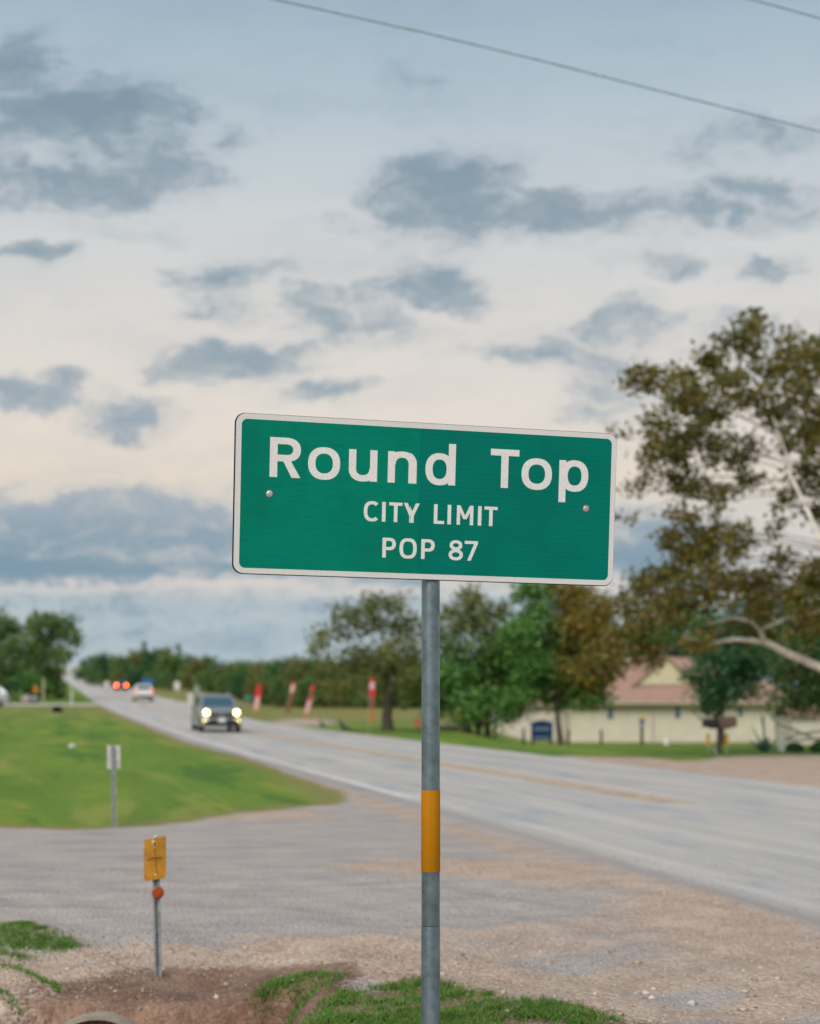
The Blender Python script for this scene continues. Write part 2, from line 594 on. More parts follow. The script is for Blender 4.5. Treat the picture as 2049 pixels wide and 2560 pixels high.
left = S < -3.9
right = S > 3.9
grass = np.zeros(GX.shape)
grass = np.where(left, np.clip(.5 - d_isl / .5, 0, 1), grass)
grass = np.where(left & (GY > 124), np.clip(.5 + d_side / 1.2, 0, 1), grass)
grass = np.where(right, np.clip(.5 + d_yard / .6, 0, 1), grass)
grass = np.where(right, grass * np.clip((S - 3.95) / .5, 0, 1), grass)
grass = np.where((GY < 4) & (GX < 2.5), .35, grass)
pn = np.clip(.62 + .55 * vnoise(GX, GY, 5.5) + .35 * vnoise(GX, GY, 13), 0, 1)
grass = np.maximum(grass, np.clip(.45 - d_patch / 1.3, 0, 1) * pn * .62 * ss(-.2, -.04, GZ))
soil_patch = np.clip(.6 - d_patch / 1.6, 0, 1)
soilpoly = [(-3.1, 8.3), (-2.5, 8.6), (-1.9, 8.85), (-1.2, 8.92), (-.75, 8.75), (-.42, 8.5), (-.35, 8.2), (-.45, 6), (-.45, 3), (-3.2, 3)]
soil = np.clip(.5 - (bigsdf(GX, GY, soilpoly) + jit) / .35, 0, 1)
soil = soil * (.45 + .55 * ss(-2.5, -1.5, GX))
soil = np.maximum(soil, soil_patch * .75 * (GX < 1.2) * (GY < 9))
def ell(u, v, ru, rv, w=1.0):
    return w * np.clip(1.25 - ((PU - u) / ru) ** 2 - ((PV - v) / rv) ** 2, 0, 1)
beige = ell(1120, 2168, 330, 24) + ell(1500, 2190, 260, 42, .9) + ell(1760, 2270, 300, 60, .9) + ell(1950, 2350, 300, 70, .8) + ell(1450, 2350, 560, 60, .6) + ell(1750, 2480, 700, 90, .9) \
    + ell(850, 2395, 400, 55, 1.0) + ell(1200, 2440, 300, 60, .8) + ell(660, 2040, 220, 16, .8) + ell(250, 2400, 420, 60, .9) + ell(560, 2350, 260, 26, .5) + ell(700, 1850, 200, 40, 0)
beige = beige - ell(1370, 2412, 170, 26, .75) - ell(1720, 2492, 190, 24, .7) - ell(950, 2255, 500, 40, .8)
roadedge = np.exp(-((S + 4.5) / .35) ** 2)
beige = np.where(GY > 0, np.clip(beige, 0, 1), .5)
beige = np.maximum(beige, roadedge * .8 * (left | (S < -3.9)))
beige = np.maximum(beige, (np.clip(.5 - d_yard / .6, 0, 1)) * right)
beige = np.maximum(beige, right * .75 * np.exp(-((S - 4.2) / .5) ** 2))
dry = np.where(right, .45 * ss(70, 110, GY) + .25, .25 * (.5 + .5 * vnoise(GX, GY, .35)))
dry = np.where(left & (GY < 120) & (GY > 10), np.clip(.20 + .65 * np.exp(-(d_isl / .55) ** 2) + .35 * ss(60, 110, GY), 0, 1), dry)
bare = right * np.exp(-((PU - 760) / 90) ** 2 - ((PV - 1808) / 9) ** 2)
beige = np.maximum(beige, bare)
grass = grass * (1 - bare)
yardred = np.clip(.5 - d_yard / 1.0, 0, 1) * right
conc = np.clip(.5 - d_side / 1.0, 0, 1) * left

IDX = np.arange(na * nr).reshape(nr, na)
nxt = np.roll(IDX, -1, axis=1)
Q = np.stack([IDX[:-1], nxt[:-1], nxt[1:], IDX[1:]], -1).reshape(-1, 4)[:, ::-1]
def fmean(a):
    return a[Q].mean(1)
froad = fmean(is_road.astype(float)) > .5
fS, fX, fY = fmean(S), fmean(GX), fmean(GY)
fyard = (fmean(d_yard) < 0) & (fS > 3.5) & ~froad
fside = (fmean(d_side) < 0) & (fS < -3.5) & ~froad
near_bound = -(fX * .0) + 8.9
fdrive = (fS < -3.5) & ~froad & ~fside & (fmean(d_isl) > 0) & (fY > 9.3) & (fY < 40) & (fX > -60)
fdrive |= (fS < -3.5) & ~froad & (fY > 7.5) & (fY <= 9.3) & (fX > .3) & (fmean(d_patch) > 0)
part = np.where(froad, 1, np.where(fyard, 2, np.where(fside, 3, np.where(fdrive, 4, 0))))

gm = bpy.data.materials.new('ground_surfaces')
gm.use_nodes = True
k = NT(gm.node_tree)
o_ = k.n('ShaderNodeOutputMaterial')
p_ = k.n('ShaderNodeBsdfPrincipled')
k.put(o_.inputs[0], p_.outputs[0])
pos = k.n('ShaderNodeNewGeometry').outputs['Position']
def attr(n):
    a = k.n('ShaderNodeAttribute')
    a.attribute_name = n
    s3 = k.n('ShaderNodeSeparateColor')
    k.put(s3.inputs[0], a.outputs['Color'])
    return s3.outputs
gA, gB = attr('surface_a'), attr('surface_b')     # a: grass, soil, beige   b: road, dryness, concrete
at3 = k.n('ShaderNodeAttribute')
at3.attribute_name = 'road_st'
rs = k.n('ShaderNodeSeparateXYZ')
k.put(rs.inputs[0], at3.outputs['Vector'])
n_big = k.noise(k.v('MULTIPLY', at3.outputs['Vector'], (.5, .09, 1)), 1.0, 4, .6)
n_mid = k.noise(pos, 2.2, 5, .65)
n_str = k.noise(k.v('MULTIPLY', pos, (.9, 3.2, 1)), 1.1, 6, .66)
n_fine = k.noise(pos, 26, 5, .7)
n_peb = k.n('ShaderNodeTexVoronoi')
k.put(n_peb.inputs['Vector'], pos)
n_peb.inputs['Scale'].default_value = 42
pebcol = k.n('ShaderNodeSeparateColor')
k.put(pebcol.inputs[0], n_peb.outputs['Color'])
peb = pebcol.outputs[0]
# worn chip seal of the side drive
grav = k.mix(k.ss(n_str, .3, .72), (.285, .245, .24, 1), (.50, .43, .39, 1))
grav = k.mix(k.m('MULTIPLY', k.ss(n_mid, .35, .75), .35), grav, (.46, .40, .355, 1))
grav = k.mix(k.m('MULTIPLY', peb, .4), grav, (.52, .47, .43, 1))
grav = k.mix(k.m('MULTIPLY', k.ss(n_fine, .48, .76), .5), grav, (.16, .14, .135, 1))
# beige and pinkish loose gravel
bei = k.mix(k.ss(n_mid, .3, .7), (.40, .275, .205, 1), (.55, .405, .315, 1))
bei = k.mix(k.m('MULTIPLY', k.ss(peb, .4, .95), .5), bei, (.66, .56, .46, 1))
bei = k.mix(k.m('MULTIPLY', k.ss(n_fine, .48, .74), .7), bei, (.21, .135, .09, 1))
# red brown soil
soi = k.mix(k.ss(n_mid, .3, .7), (.15, .08, .052, 1), (.33, .205, .145, 1))
soi = k.mix(k.m('MULTIPLY', k.ss(n_fine, .4, .75), .6), soi, (.06, .036, .025, 1))
soi = k.mix(k.m('MULTIPLY', k.ss(peb, .82, 1.0), .35), soi, (.42, .33, .26, 1))
# grass
gra = k.mix(k.ss(n_big, .3, .7), (.092, .19, .013, 1), (.185, .285, .02, 1))
gra = k.mix(k.m('MULTIPLY', k.ss(n_mid, .4, .7), .6), gra, (.07, .165, .012, 1))
gra = k.mix(k.m('MULTIPLY', k.ss(n_fine, .4, .8), .3), gra, (.19, .25, .05, 1))
n_pat = k.noise(k.v('MULTIPLY', at3.outputs['Vector'], (.75, .11, 1)), 1.0, 5, .62, dist=.5)
gra = k.mix(k.m('MULTIPLY', k.ss(n_pat, .53, .62), .85), gra, (.055, .15, .012, 1))
gra = k.mix(k.m('MULTIPLY', k.ss(n_pat, .47, .37), .75), gra, (.26, .285, .045, 1))
dryc = k.mix(n_mid, (.20, .165, .045, 1), (.30, .235, .09, 1))
gra = k.mix(k.ss(k.m('ADD', gB[1], k.m('MULTIPLY', k.m('SUBTRACT', n_mid, .5), 1.4)), .15, .95), gra, dryc)
# highway surface: pale chip seal, bluish wheel tracks, long streaks
st = k.noise(k.v('MULTIPLY', at3.outputs['Vector'], (2.4, .09, 1)), 1.0, 5, .6)
roa = k.mix(k.ss(st, .3, .7), (.455, .425, .40, 1), (.60, .55, .505, 1))
track = None
for c_ in (-2.75, -1.0, 1.0, 2.75):
    g_ = k.m('SUBTRACT', 1.0, k.m('MULTIPLY', k.m('ABSOLUTE', k.m('SUBTRACT', rs.outputs[0], c_)), 1.9), clamp=True)
    track = g_ if track is None else k.m('MAXIMUM', track, g_)
roa = k.mix(k.m('MULTIPLY', track, k.m('MULTIPLY', k.ss(n_str, .2, .8), .6)), roa, (.32, .32, .33, 1))
roa = k.mix(k.m('MULTIPLY', k.ss(n_fine, .45, .8), .25), roa, (.2, .19, .19, 1))
n_rp = k.noise(k.v('MULTIPLY', at3.outputs['Vector'], (1.1, .22, 1)), 1.0, 5, .65)
roa = k.mix(k.m('MULTIPLY', k.ss(n_rp, .5, .68), .55), roa, (.55, .47, .40, 1))
roa = k.mix(k.m('MULTIPLY', k.ss(n_rp, .5, .36), .55), roa, (.30, .325, .365, 1))
edge_dark = k.m('MULTIPLY', k.ss(k.m('ABSOLUTE', k.m('ADD', rs.outputs[0], 4.05)), .38, .05), .4)
roa = k.mix(edge_dark, roa, (.17, .14, .15, 1))
con = k.mix(n_mid, (.42, .37, .33, 1), (.52, .47, .42, 1))
def blend(w, amt):
    return k.ss(k.m('ADD', w, k.m('MULTIPLY', k.m('SUBTRACT', k.m('ADD', k.m('MULTIPLY', n_mid, .5), k.m('MULTIPLY', n_fine, .5)), .5), amt)), .25, .75)
bm_ = k.ss(k.m('ADD', gA[2], k.m('MULTIPLY', k.m('SUBTRACT', n_str, .5), 2.4)), .15, .9)
c0 = k.mix(bm_, grav, bei)
c0 = k.mix(blend(gB[2], .6), c0, con)
c0 = k.mix(blend(gA[1], 2.2), c0, soi)
c0 = k.mix(blend(gA[0], 2.2), c0, gra)
c0 = k.mix(blend(gB[0], 1.7), c0, roa)
k.put(p_.inputs['Base Color'], c0)
p_.inputs['Roughness'].default_value = .85
p_.inputs['Specular IOR Level'].default_value = .25
bp = k.n('ShaderNodeBump')
bp.inputs['Strength'].default_value = .7
bp.inputs['Distance'].default_value = .02
k.put(bp.inputs['Height'], k.m('ADD', n_fine, k.m('MULTIPLY', n_peb.outputs['Distance'], -1.2)))
k.put(p_.inputs['Normal'], bp.outputs[0])

AA = np.stack([grass, soil, beige, np.ones_like(grass)], -1)
roadw = np.clip(.5 + np.minimum(S - road_edge_l, 4.1 - S) / .5, 0, 1)
AB = np.stack([roadw, dry, conc, np.ones_like(grass)], -1)
ST = np.stack([S, GY, np.zeros_like(S)], -1)
def surface(name, pid):
    q = Q[part == pid]
    used, inv = np.unique(q.ravel(), return_inverse=True)
    me = bpy.data.meshes.new(name)
    me.vertices.add(len(used))
    me.vertices.foreach_set('co', np.stack([GX, GY, GZ], -1)[used].astype(np.float32).ravel())
    me.loops.add(len(q) * 4)
    me.polygons.add(len(q))
    me.loops.foreach_set('vertex_index', inv.astype(np.int32))
    me.polygons.foreach_set('loop_start', np.arange(0, len(q) * 4, 4, dtype=np.int32))
    me.polygons.foreach_set('loop_total', np.full(len(q), 4, dtype=np.int32))
    for nm, arr in (('surface_a', AA), ('surface_b', AB)):
        a = me.attributes.new(nm, 'FLOAT_COLOR', 'POINT')
        a.data.foreach_set('color', arr[used].astype(np.float32).ravel())
    a = me.attributes.new('road_st', 'FLOAT_VECTOR', 'POINT')
    a.data.foreach_set('vector', ST[used].astype(np.float32).ravel())
    me.update()
    me.validate()
    me.materials.append(gm)
    me.shade_smooth()
    o = bpy.data.objects.new(name, me)
    COL.objects.link(o)
    return tag(o, kind='structure')
surface('ground', 0)
road = surface('road', 1)
surface('gravel_yard', 2)
surface('side_road', 3)
surface('driveway', 4)


def strip_line(name, off, w, y0, y1, mat):
    mb = MB()
    ys = list(np.geomspace(y0, y1, 90))
    vs = []
    for y in ys:
        c = float(np.interp(y, RC_Y, RC_X))
        for s in (-1, 1):
            x = c + (off + s * w / 2) / .968
            vs.append((x, y, tz0(x, y) + .005 + y * .00006))
    mb.add(vs, [(2 * i, 2 * i + 1, 2 * i + 3, 2 * i + 2) for i in range(len(ys) - 1)])
    return obj(name, mb, mat, road)


def worn(name, col, amount):
    m = principled(name, col, .7, 0, .15, 3)
    k2 = NT.__new__(NT)
    k2.t = m.node_tree
    o2 = [n for n in k2.t.nodes if n.type == 'OUTPUT_MATERIAL'][0]
    p2 = [n for n in k2.t.nodes if n.type == 'BSDF_PRINCIPLED'][0]
    tr = k2.n('ShaderNodeBsdfTransparent')
    mx = k2.n('ShaderNodeMixShader')
    tc = k2.n('ShaderNodeNewGeometry').outputs['Position']
    k2.put(mx.inputs[0], k2.m('MULTIPLY', k2.ss(k2.noise(tc, 5, 5, .7), .22, .5), amount))
    k2.put(mx.inputs[1], tr.outputs[0])
    k2.put(mx.inputs[2], p2.outputs[0])
    k2.put(o2.inputs[0], mx.outputs[0])
    return m


M['line_white'] = worn('worn_white_road_paint', (.74, .71, .66), .9)
M['line_yellow'] = worn('worn_yellow_road_paint', (.54, .40, .28), 1.0)
strip_line('edge_line', -3.72, .14, 22.5, 900, M['line_white'])
strip_line('edge_line', 3.68, .12, 14, 900, M['line_white'])
strip_line('centre_line', -.17, .27, 21.8, 900, M['line_yellow'])
strip_line('centre_line', .17, .27, 21.8, 900, M['line_yellow'])


# ------------------------------------------------------------------ scattered small stuff on the ground
def island_mesh(name, vs, fs_n, mat, smooth=False):
    """vs: (count, k, 3) vertices, fs_n: faces of one piece"""
    n, kk, _ = vs.shape
    me = bpy.data.meshes.new(name)
    F_ = [np.array(f) for f in fs_n]
    tot = sum(len(f) for f in F_)
    me.vertices.add(n * kk)
    me.vertices.foreach_set('co', vs.astype(np.float32).ravel())
    li = np.concatenate(F_)
    idx = (np.arange(n)[:, None] * kk + li[None, :]).ravel()
    me.loops.add(n * tot)
    me.loops.foreach_set('vertex_index', idx.astype(np.int32))
    me.polygons.add(n * len(F_))
    ln = np.array([len(f) for f in F_])
    st_ = np.concatenate([[0], np.cumsum(ln)[:-1]])
    me.polygons.foreach_set('loop_start', (np.arange(n)[:, None] * tot + st_[None, :]).ravel().astype(np.int32))
    me.polygons.foreach_set('loop_total', np.tile(ln, n).astype(np.int32))
    me.update()
    me.materials.append(mat)
    if smooth:
        me.shade_smooth()
    return me


def from_px(uv):
    """ground points under photo positions (flat foreground)"""
    d = CAMZ * F / (uv[:, 1] - V0)
    return np.stack([(uv[:, 0] - U0) / F * d, d], -1)


def blades(name, xy, hmin, hmax, w, mat, lean=.6):
    n = len(xy)
    z = terrain(xy[:, 0], xy[:, 1])
    h = nrg.uniform(hmin, hmax, n)
    an = nrg.uniform(0, 2 * PI, n)
    la = nrg.uniform(0, 2 * PI, n)
    ln_ = nrg.uniform(.1, lean, n) * h
    sx, sy = np.cos(an) * w / 2, np.sin(an) * w / 2
    lx, ly = np.cos(la) * ln_, np.sin(la) * ln_
    b = np.stack([xy[:, 0], xy[:, 1], z - .004], -1)
    side_ = np.stack([sx, sy, np.zeros(n)], -1)
    mid_ = b + np.stack([lx * .35, ly * .35, h * .6], -1)
    tip = b + np.stack([lx, ly, h], -1)
    vs = np.stack([b - side_, b + side_, mid_ + side_ * .7, mid_ - side_ * .7, tip], 1)
    o = bpy.data.objects.new(name, island_mesh(name, vs, [(0, 1, 2, 3), (3, 2, 4)], mat))
    COL.objects.link(o)
    return tag(o, kind='stuff')


M['blade'] = leafmat('grass_blades', [(.03, .09, .012), (.07, .18, .02), (.13, .27, .035), (.05, .14, .03), (.21, .19, .07)], .25, 1.3)
pts = []
for p_, cnt in zip(patches, (900, 170, 60)):
    P = np.array(p_)
    uv = np.stack([nrg.uniform(P[:, 0].min(), P[:, 0].max(), cnt * 6), nrg.uniform(P[:, 1].min(), P[:, 1].max(), cnt * 6)], -1)
    uv = uv[(bigsdf(uv[:, 0], uv[:, 1], p_) < -2) & (uv[:, 0] > -250) & (uv[:, 0] < 2300) & (uv[:, 1] < 2680)]
    xy = from_px(uv)
    dens_ = vnoise(xy[:, 0], xy[:, 1], 4.3) * .6 + vnoise(xy[:, 0], xy[:, 1], 11) * .5
    xy = xy[dens_ + nrg.uniform(-.55, .4, len(xy)) > .0][:cnt]
    k_ = nrg.integers(18, 110, len(xy))
    sg = np.repeat(nrg.uniform(.012, .055, len(xy)), k_)[:, None]
    pts.append(np.repeat(xy, k_, axis=0) + nrg.normal(0, 1, (k_.sum(), 2)) * sg * np.array([1.3, 1]))
pts = np.concatenate(pts)
big_ = nrg.uniform(0, 1, len(pts)) < .35
blades('grass', pts, .010, .038, .0065, M['blade'], 1.7)
M['straw'] = leafmat('dry_straw_blades', [(.30, .24, .13), (.22, .17, .08), (.36, .30, .18)], .1, 1.0)
dryp = pts[nrg.uniform(0, 1, len(pts)) < .10] + .012
blades('dry_grass', dryp, .012, .045, .004, M['straw'], 2.2)
# runners of creeping grass on the left bank
run = []
for path in ([(-40, 2378), (40, 2388), (95, 2400), (130, 2412), (150, 2425)], [(-30, 2420), (20, 2432), (60, 2450), (100, 2462), (150, 2470)]):
    P = np.array(path, float)
    tt = nrg.uniform(0, len(P) - 1, 500)
    i0 = np.minimum(tt.astype(int), len(P) - 2)
    uv = P[i0] + (P[i0 + 1] - P[i0]) * (tt - i0)[:, None] + nrg.normal(0, 3, (500, 2))
    run.append(from_px(uv))
blades('creeping_grass', np.concatenate(run), .01, .035, .007, M['blade'], 1.6)
ICO = None
def stones(name, xy, smin, smax, mat, flat=.6):
    n = len(xy)
    base_ = np.array([(1, 0, 0), (-1, 0, 0), (0, 1, 0), (0, -1, 0), (0, 0, 1), (0, 0, -1)], float)
    tri = [(0, 2, 4), (2, 1, 4), (1, 3, 4), (3, 0, 4), (2, 0, 5), (1, 2, 5), (3, 1, 5), (0, 3, 5)]
    s = smin * (smax / smin) ** (nrg.uniform(0, 1, n) ** 2.2)
    v = base_[None] * s[:, None, None] * nrg.uniform(.6, 1.25, (n, 6, 1)) + nrg.normal(0, .12, (n, 6, 3)) * s[:, None, None]
    an = nrg.uniform(0, 2 * PI, n)
    c, s_ = np.cos(an)[:, None], np.sin(an)[:, None]
    x, y = v[..., 0] * c - v[..., 1] * s_, v[..., 0] * s_ + v[..., 1] * c
    z = v[..., 2] * flat
    zz = terrain(xy[:, 0], xy[:, 1])
    vs = np.stack([x + xy[:, :1], y + xy[:, 1:], z + zz[:, None] + s[:, None] * .15], -1)
    o = bpy.data.objects.new(name, island_mesh(name, vs, tri, mat))
    COL.objects.link(o)
    return tag(o, kind='stuff')


M['pebble'] = leafmat('loose_pebbles', [(.55, .48, .40), (.40, .29, .20), (.30, .26, .23), (.62, .56, .50), (.46, .33, .22), (.24, .17, .12)], 0.0, 1.0)
def sample_px(u0, u1, v0, v1, n):
    # even per square metre
    d0, d1 = CAMZ * F / (v1 - V0), CAMZ * F / (v0 - V0)
    d = np.sqrt(nrg.uniform(d0 * d0, d1 * d1, n))
    u = nrg.uniform(u0, u1, n)
    return np.stack([(u - U0) / F * d, d], -1)
ps = [sample_px(-150, 700, 2330, 2600, 5200), sample_px(600, 2250, 2330, 2600, 6500), sample_px(900, 2200, 2140, 2330, 3000), sample_px(250, 620, 2345, 2420, 1800)]
ps = np.concatenate(ps)
ps = ps[(vnoise(ps[:, 0], ps[:, 1], 2.3) + nrg.uniform(-.9, .6, len(ps))) > -.25]
on_soil = (bigsdf(ps[:, 0], ps[:, 1], soilpoly) < .05) & (nrg.uniform(0, 1, len(ps)) < .82)
ps = ps[~on_soil]
stones('gravel', ps, .0035, .017, M['pebble'])

big = np.concatenate([sample_px(-150, 720, 2345, 2500, 70), sample_px(700, 2100, 2380, 2590, 90)])
stones('loose_stones', big, .012, .034, M['pebble'])

# ------------------------------------------------------------------ glyphs for the sign
def arcpts(cx, cz, rx, rz, a0, a1, n=22, e=2.3):
    r = []
    for i in range(n + 1):
        a = rad(a0 + (a1 - a0) * i / n)
        c, s = math.cos(a), math.sin(a)
        r.append((cx + rx * math.copysign(abs(c) ** (2 / e), c), cz + rz * math.copysign(abs(s) ** (2 / e), s)))
    return r


def ringarc(cx, cz, rx, rz, wx, wz, a0, a1, e=2.3):
    return arcpts(cx, cz, rx, rz, a0, a1, e=e) + arcpts(cx, cz, rx - wx, rz - wz, a1, a0, e=e)


def rect(x0, z0, x1, z1):
    return [(x0, z0), (x1, z0), (x1, z1), (x0, z1)]


def full(cx, cz, rx, rz, wx, wz, e=2.3):
    return [ringarc(cx, cz, rx, rz, wx, wz, -5, 185, e), ringarc(cx, cz, rx, rz, wx, wz, 175, 365, e)]


def glyph(ch, x0, x1, zb, cap, w):
    W = x1 - x0
    h = w * .86
    X, B, T = x0, zb, zb + cap
    xh = cap * .80
    P = []
    if ch == 'R':
        P = [rect(X, B, X + w, T), rect(X + w * .9, T - h, X + W * .55, T), rect(X + w * .9, B + cap * .40, X + W * .55, B + cap * .40 + h)]
        cz, rz = (T + B + cap * .40) / 2, (T - B - cap * .40) / 2
        P += [ringarc(X + W * .53, cz, W * .47, rz, w, h, -91, 91)]
        P += [[(X + W * .40, B + cap * .46), (X + W * .40 + w * 1.02, B + cap * .46), (X + W * 1.0, B), (X + W * 1.0 - w * 1.15, B)]]
    elif ch == 'P':
        P = [rect(X, B, X + w, T), rect(X + w * .9, T - h, X + W * .55, T), rect(X + w * .9, B + cap * .38, X + W * .55, B + cap * .38 + h)]
        cz, rz = (T + B + cap * .38) / 2, (T - B - cap * .38) / 2
        P += [ringarc(X + W * .53, cz, W * .47, rz, w, h, -91, 91)]
    elif ch == 'o':
        P = full((x0 + x1) / 2, B + xh / 2, W / 2, xh / 2 + cap * .012, w, h)
    elif ch == 'O':
        P = full((x0 + x1) / 2, B + cap / 2, W / 2, cap / 2 + cap * .012, w, h, 2.5)
    elif ch == 'C':
        c, rx, rz = x0 + W * .56, W * .56, cap / 2 + cap * .012
        P = [ringarc(c, B + cap / 2, rx, rz, w, h, 46, 185, 2.5), ringarc(c, B + cap / 2, rx, rz, w, h, 175, 314, 2.5)]
    elif ch == 'u':
        P = [rect(X, B + xh * .36, X + w, B + xh), rect(x1 - w, B, x1, B + xh), ringarc(X + W * .49, B + xh * .40, W * .49, xh * .41, w, h, 179, 361)]
    elif ch == 'n':
        P = [rect(X, B, X + w, B + xh), rect(x1 - w, B, x1, B + xh * .63), ringarc(X + W * .51, B + xh * .60, W * .49, xh * .41, w, h, -1, 181)]
    elif ch == 'd':
        P = [rect(x1 - w, B, x1, B + cap * 1.065)] + full(X + W * .47, B + xh / 2, W * .47, xh / 2 + cap * .012, w, h)
    elif ch == 'p':
        P = [rect(X, B - cap * .30, X + w, B + xh)] + full(X + W * .53, B + xh / 2, W * .47, xh / 2 + cap * .012, w, h)
    elif ch == 'T':
        P = [rect(X, T - h, x1, T), rect((x0 + x1 - w) / 2, B, (x0 + x1 + w) / 2, T - h * .5)]
    elif ch == 'I':
        P = [rect(x0, B, x1, T)]
    elif ch == 'L':
        P = [rect(X, B, X + w, T), rect(X + w * .5, B, x1, B + h)]
    elif ch == 'Y':
        c = (x0 + x1) / 2
        P = [rect(c - w / 2, B, c + w / 2, B + cap * .42), [(c - w / 2, B + cap * .36), (c + w * .42, B + cap * .42), (x0 + w * 1.1, T), (x0, T)],
             [(c - w * .42, B + cap * .42), (c + w / 2, B + cap * .36), (x1, T), (x1 - w * 1.1, T)]]
    elif ch == 'M':
        c = (x0 + x1) / 2
        P = [rect(x0, B, x0 + w, T), rect(x1 - w, B, x1, T), [(x0 + w * .05, T), (x0 + w * 1.05, T), (c + w * .5, B + cap * .30), (c - w * .5, B + cap * .30)],
             [(x1 - w * 1.05, T), (x1 - w * .05, T), (c + w * .5, B + cap * .30), (c - w * .5, B + cap * .30)]]
    elif ch == '8':
        c = (x0 + x1) / 2
        P = full(c, B + cap * .27, W / 2, cap * .28, w, h, 2.2) + full(c, B + cap * .755, W * .44, cap * .255, w, h, 2.2)
    elif ch == '7':
        P = [rect(x0, T - h, x1, T), [(x0 + W * .22, B), (x0 + W * .22 + w * 1.05, B), (x1, T - h * .9), (x1 - w * 1.1, T - h * .9)]]
    # union of the strokes
    vs, fs = [], []
    for poly in P:
        o = len(vs)
        if sum(a[0] * b[1] - b[0] * a[1] for a, b in zip(poly, poly[1:] + poly[:1])) < 0:
            poly = poly[::-1]
        vs += [Vector(p) for p in poly]
        fs.append(list(range(o, o + len(poly))))
    r = geometry.delaunay_2d_cdt(vs, [], fs, 0, 1e-5)
    tris = [f for f, src in zip(r[2], r[5]) if src]
    return r[0], tris


def glyph_mesh(ch, x0, x1, zb, cap, w, y, th, mat):
    pv, tris = glyph(ch, x0, x1, zb, cap, w)
    n = len(pv)
    mb = MB()
    cnt = {}
    tr = []
    for f in tris:
        a, b, c = f[:3]
        if (pv[b] - pv[a]).cross(pv[c] - pv[a]) < 0:
            f = (a, c, b)
        tr.append(tuple(f))
        for i in range(len(f)):
            e = (f[i], f[(i + 1) % len(f)])
            cnt[e] = cnt.get(e, 0) + 1
    fs = list(tr)
    for (a, b) in list(cnt):
        if (b, a) not in cnt:
            fs.append((b, a, a + n, b + n))
    mb.add([(p.x / 100, y - th, p.y / 100) for p in pv] + [(p.x / 100, y, p.y / 100) for p in pv], fs)
    me = bpy.data.meshes.new('letter')
    me.from_pydata(mb.vs, [], mb.fs)
    me.validate()
    me.materials.append(mat)
    return me


def rrect(hw, hh, r, n=8):
    pts = []
    for cx, cz, a in ((hw - r, hh - r, 0), (-hw + r, hh - r, 90), (-hw + r, -hh + r, 180), (hw - r, -hh + r, 270)):
        for i in range(n + 1):
            an = rad(a + 90 * i / n)
            pts.append((cx + r * math.cos(an), cz + r * math.sin(an)))
    return pts


# ------------------------------------------------------------------ the city limit sign
PX, PY = .0803, 5.655
gz = tz0(PX, PY)
sign = thing('city_limit_sign', 'green city limit sign with white lettering on a grey steel pole with an amber band', 'road sign', (PX, PY, gz))
zz = lambda v: CAMZ - (v - V0) / F * PY - gz
R_P = .0365
obj('pole', MB().lathe([(R_P, zz(2313)), (R_P, zz(1600)), (R_P, zz(1160))], 40), M['galv'], sign, True)
obj('ground_sleeve', MB().lathe([(R_P + .0012, -.35), (R_P + .0012, zz(2317)), (R_P + .0004, zz(2314.5))], 40), M['galv'], sign, True)
obj('reflective_band', MB().lathe([(R_P + .0006, zz(2178)), (R_P + .0014, zz(2177)), (R_P + .0014, zz(1976)), (R_P + .0006, zz(1975))], 40), M['sheet_amber'], sign, True)
SM = Matrix.Rotation(rad(11.677), 4, 'Z') @ Matrix.Rotation(rad(.937), 4, 'Y') @ Matrix.Rotation(rad(2.517), 4, 'X')
panel = obj('sign_panel', MB().prism(rrect(.762, .3048, .038), 0, .004), M['alu'], sign)
panel.matrix_local = Matrix.Translation((.07866 - PX, 5.58668 - PY, .77096 + CAMZ - gz)) @ SM
recalc(panel.data)
obj('border', MB().prism(rrect(.7615, .3043, .0378), -.0006, -.0001), M['sheet_white'], panel)
obj('panel_rim', MB().loft([[(x - .0022, y, z - .0008) for x, z in rrect(hw, hh, .039)] for hw, hh, y in ((.7648, .3068, .0006), (.7648, .3068, .010), (.759, .302, .010), (.759, .302, .0042))], caps=False), M['dark_edge'], panel)
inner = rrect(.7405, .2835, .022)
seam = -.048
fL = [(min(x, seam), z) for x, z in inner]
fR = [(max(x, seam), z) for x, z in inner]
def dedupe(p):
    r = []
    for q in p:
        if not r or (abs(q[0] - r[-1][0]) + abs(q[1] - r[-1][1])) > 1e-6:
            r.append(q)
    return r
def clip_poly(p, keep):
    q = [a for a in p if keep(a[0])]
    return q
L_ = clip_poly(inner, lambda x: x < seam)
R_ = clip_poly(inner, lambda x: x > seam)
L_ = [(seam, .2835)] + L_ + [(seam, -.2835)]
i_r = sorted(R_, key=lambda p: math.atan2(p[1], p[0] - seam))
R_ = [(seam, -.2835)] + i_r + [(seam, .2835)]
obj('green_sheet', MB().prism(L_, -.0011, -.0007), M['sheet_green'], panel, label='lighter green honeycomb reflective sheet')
obj('green_sheet', MB().prism(R_, -.0011, -.0007), M['sheet_green_ribbed'], panel, label='darker green reflective sheet with faint ribs')
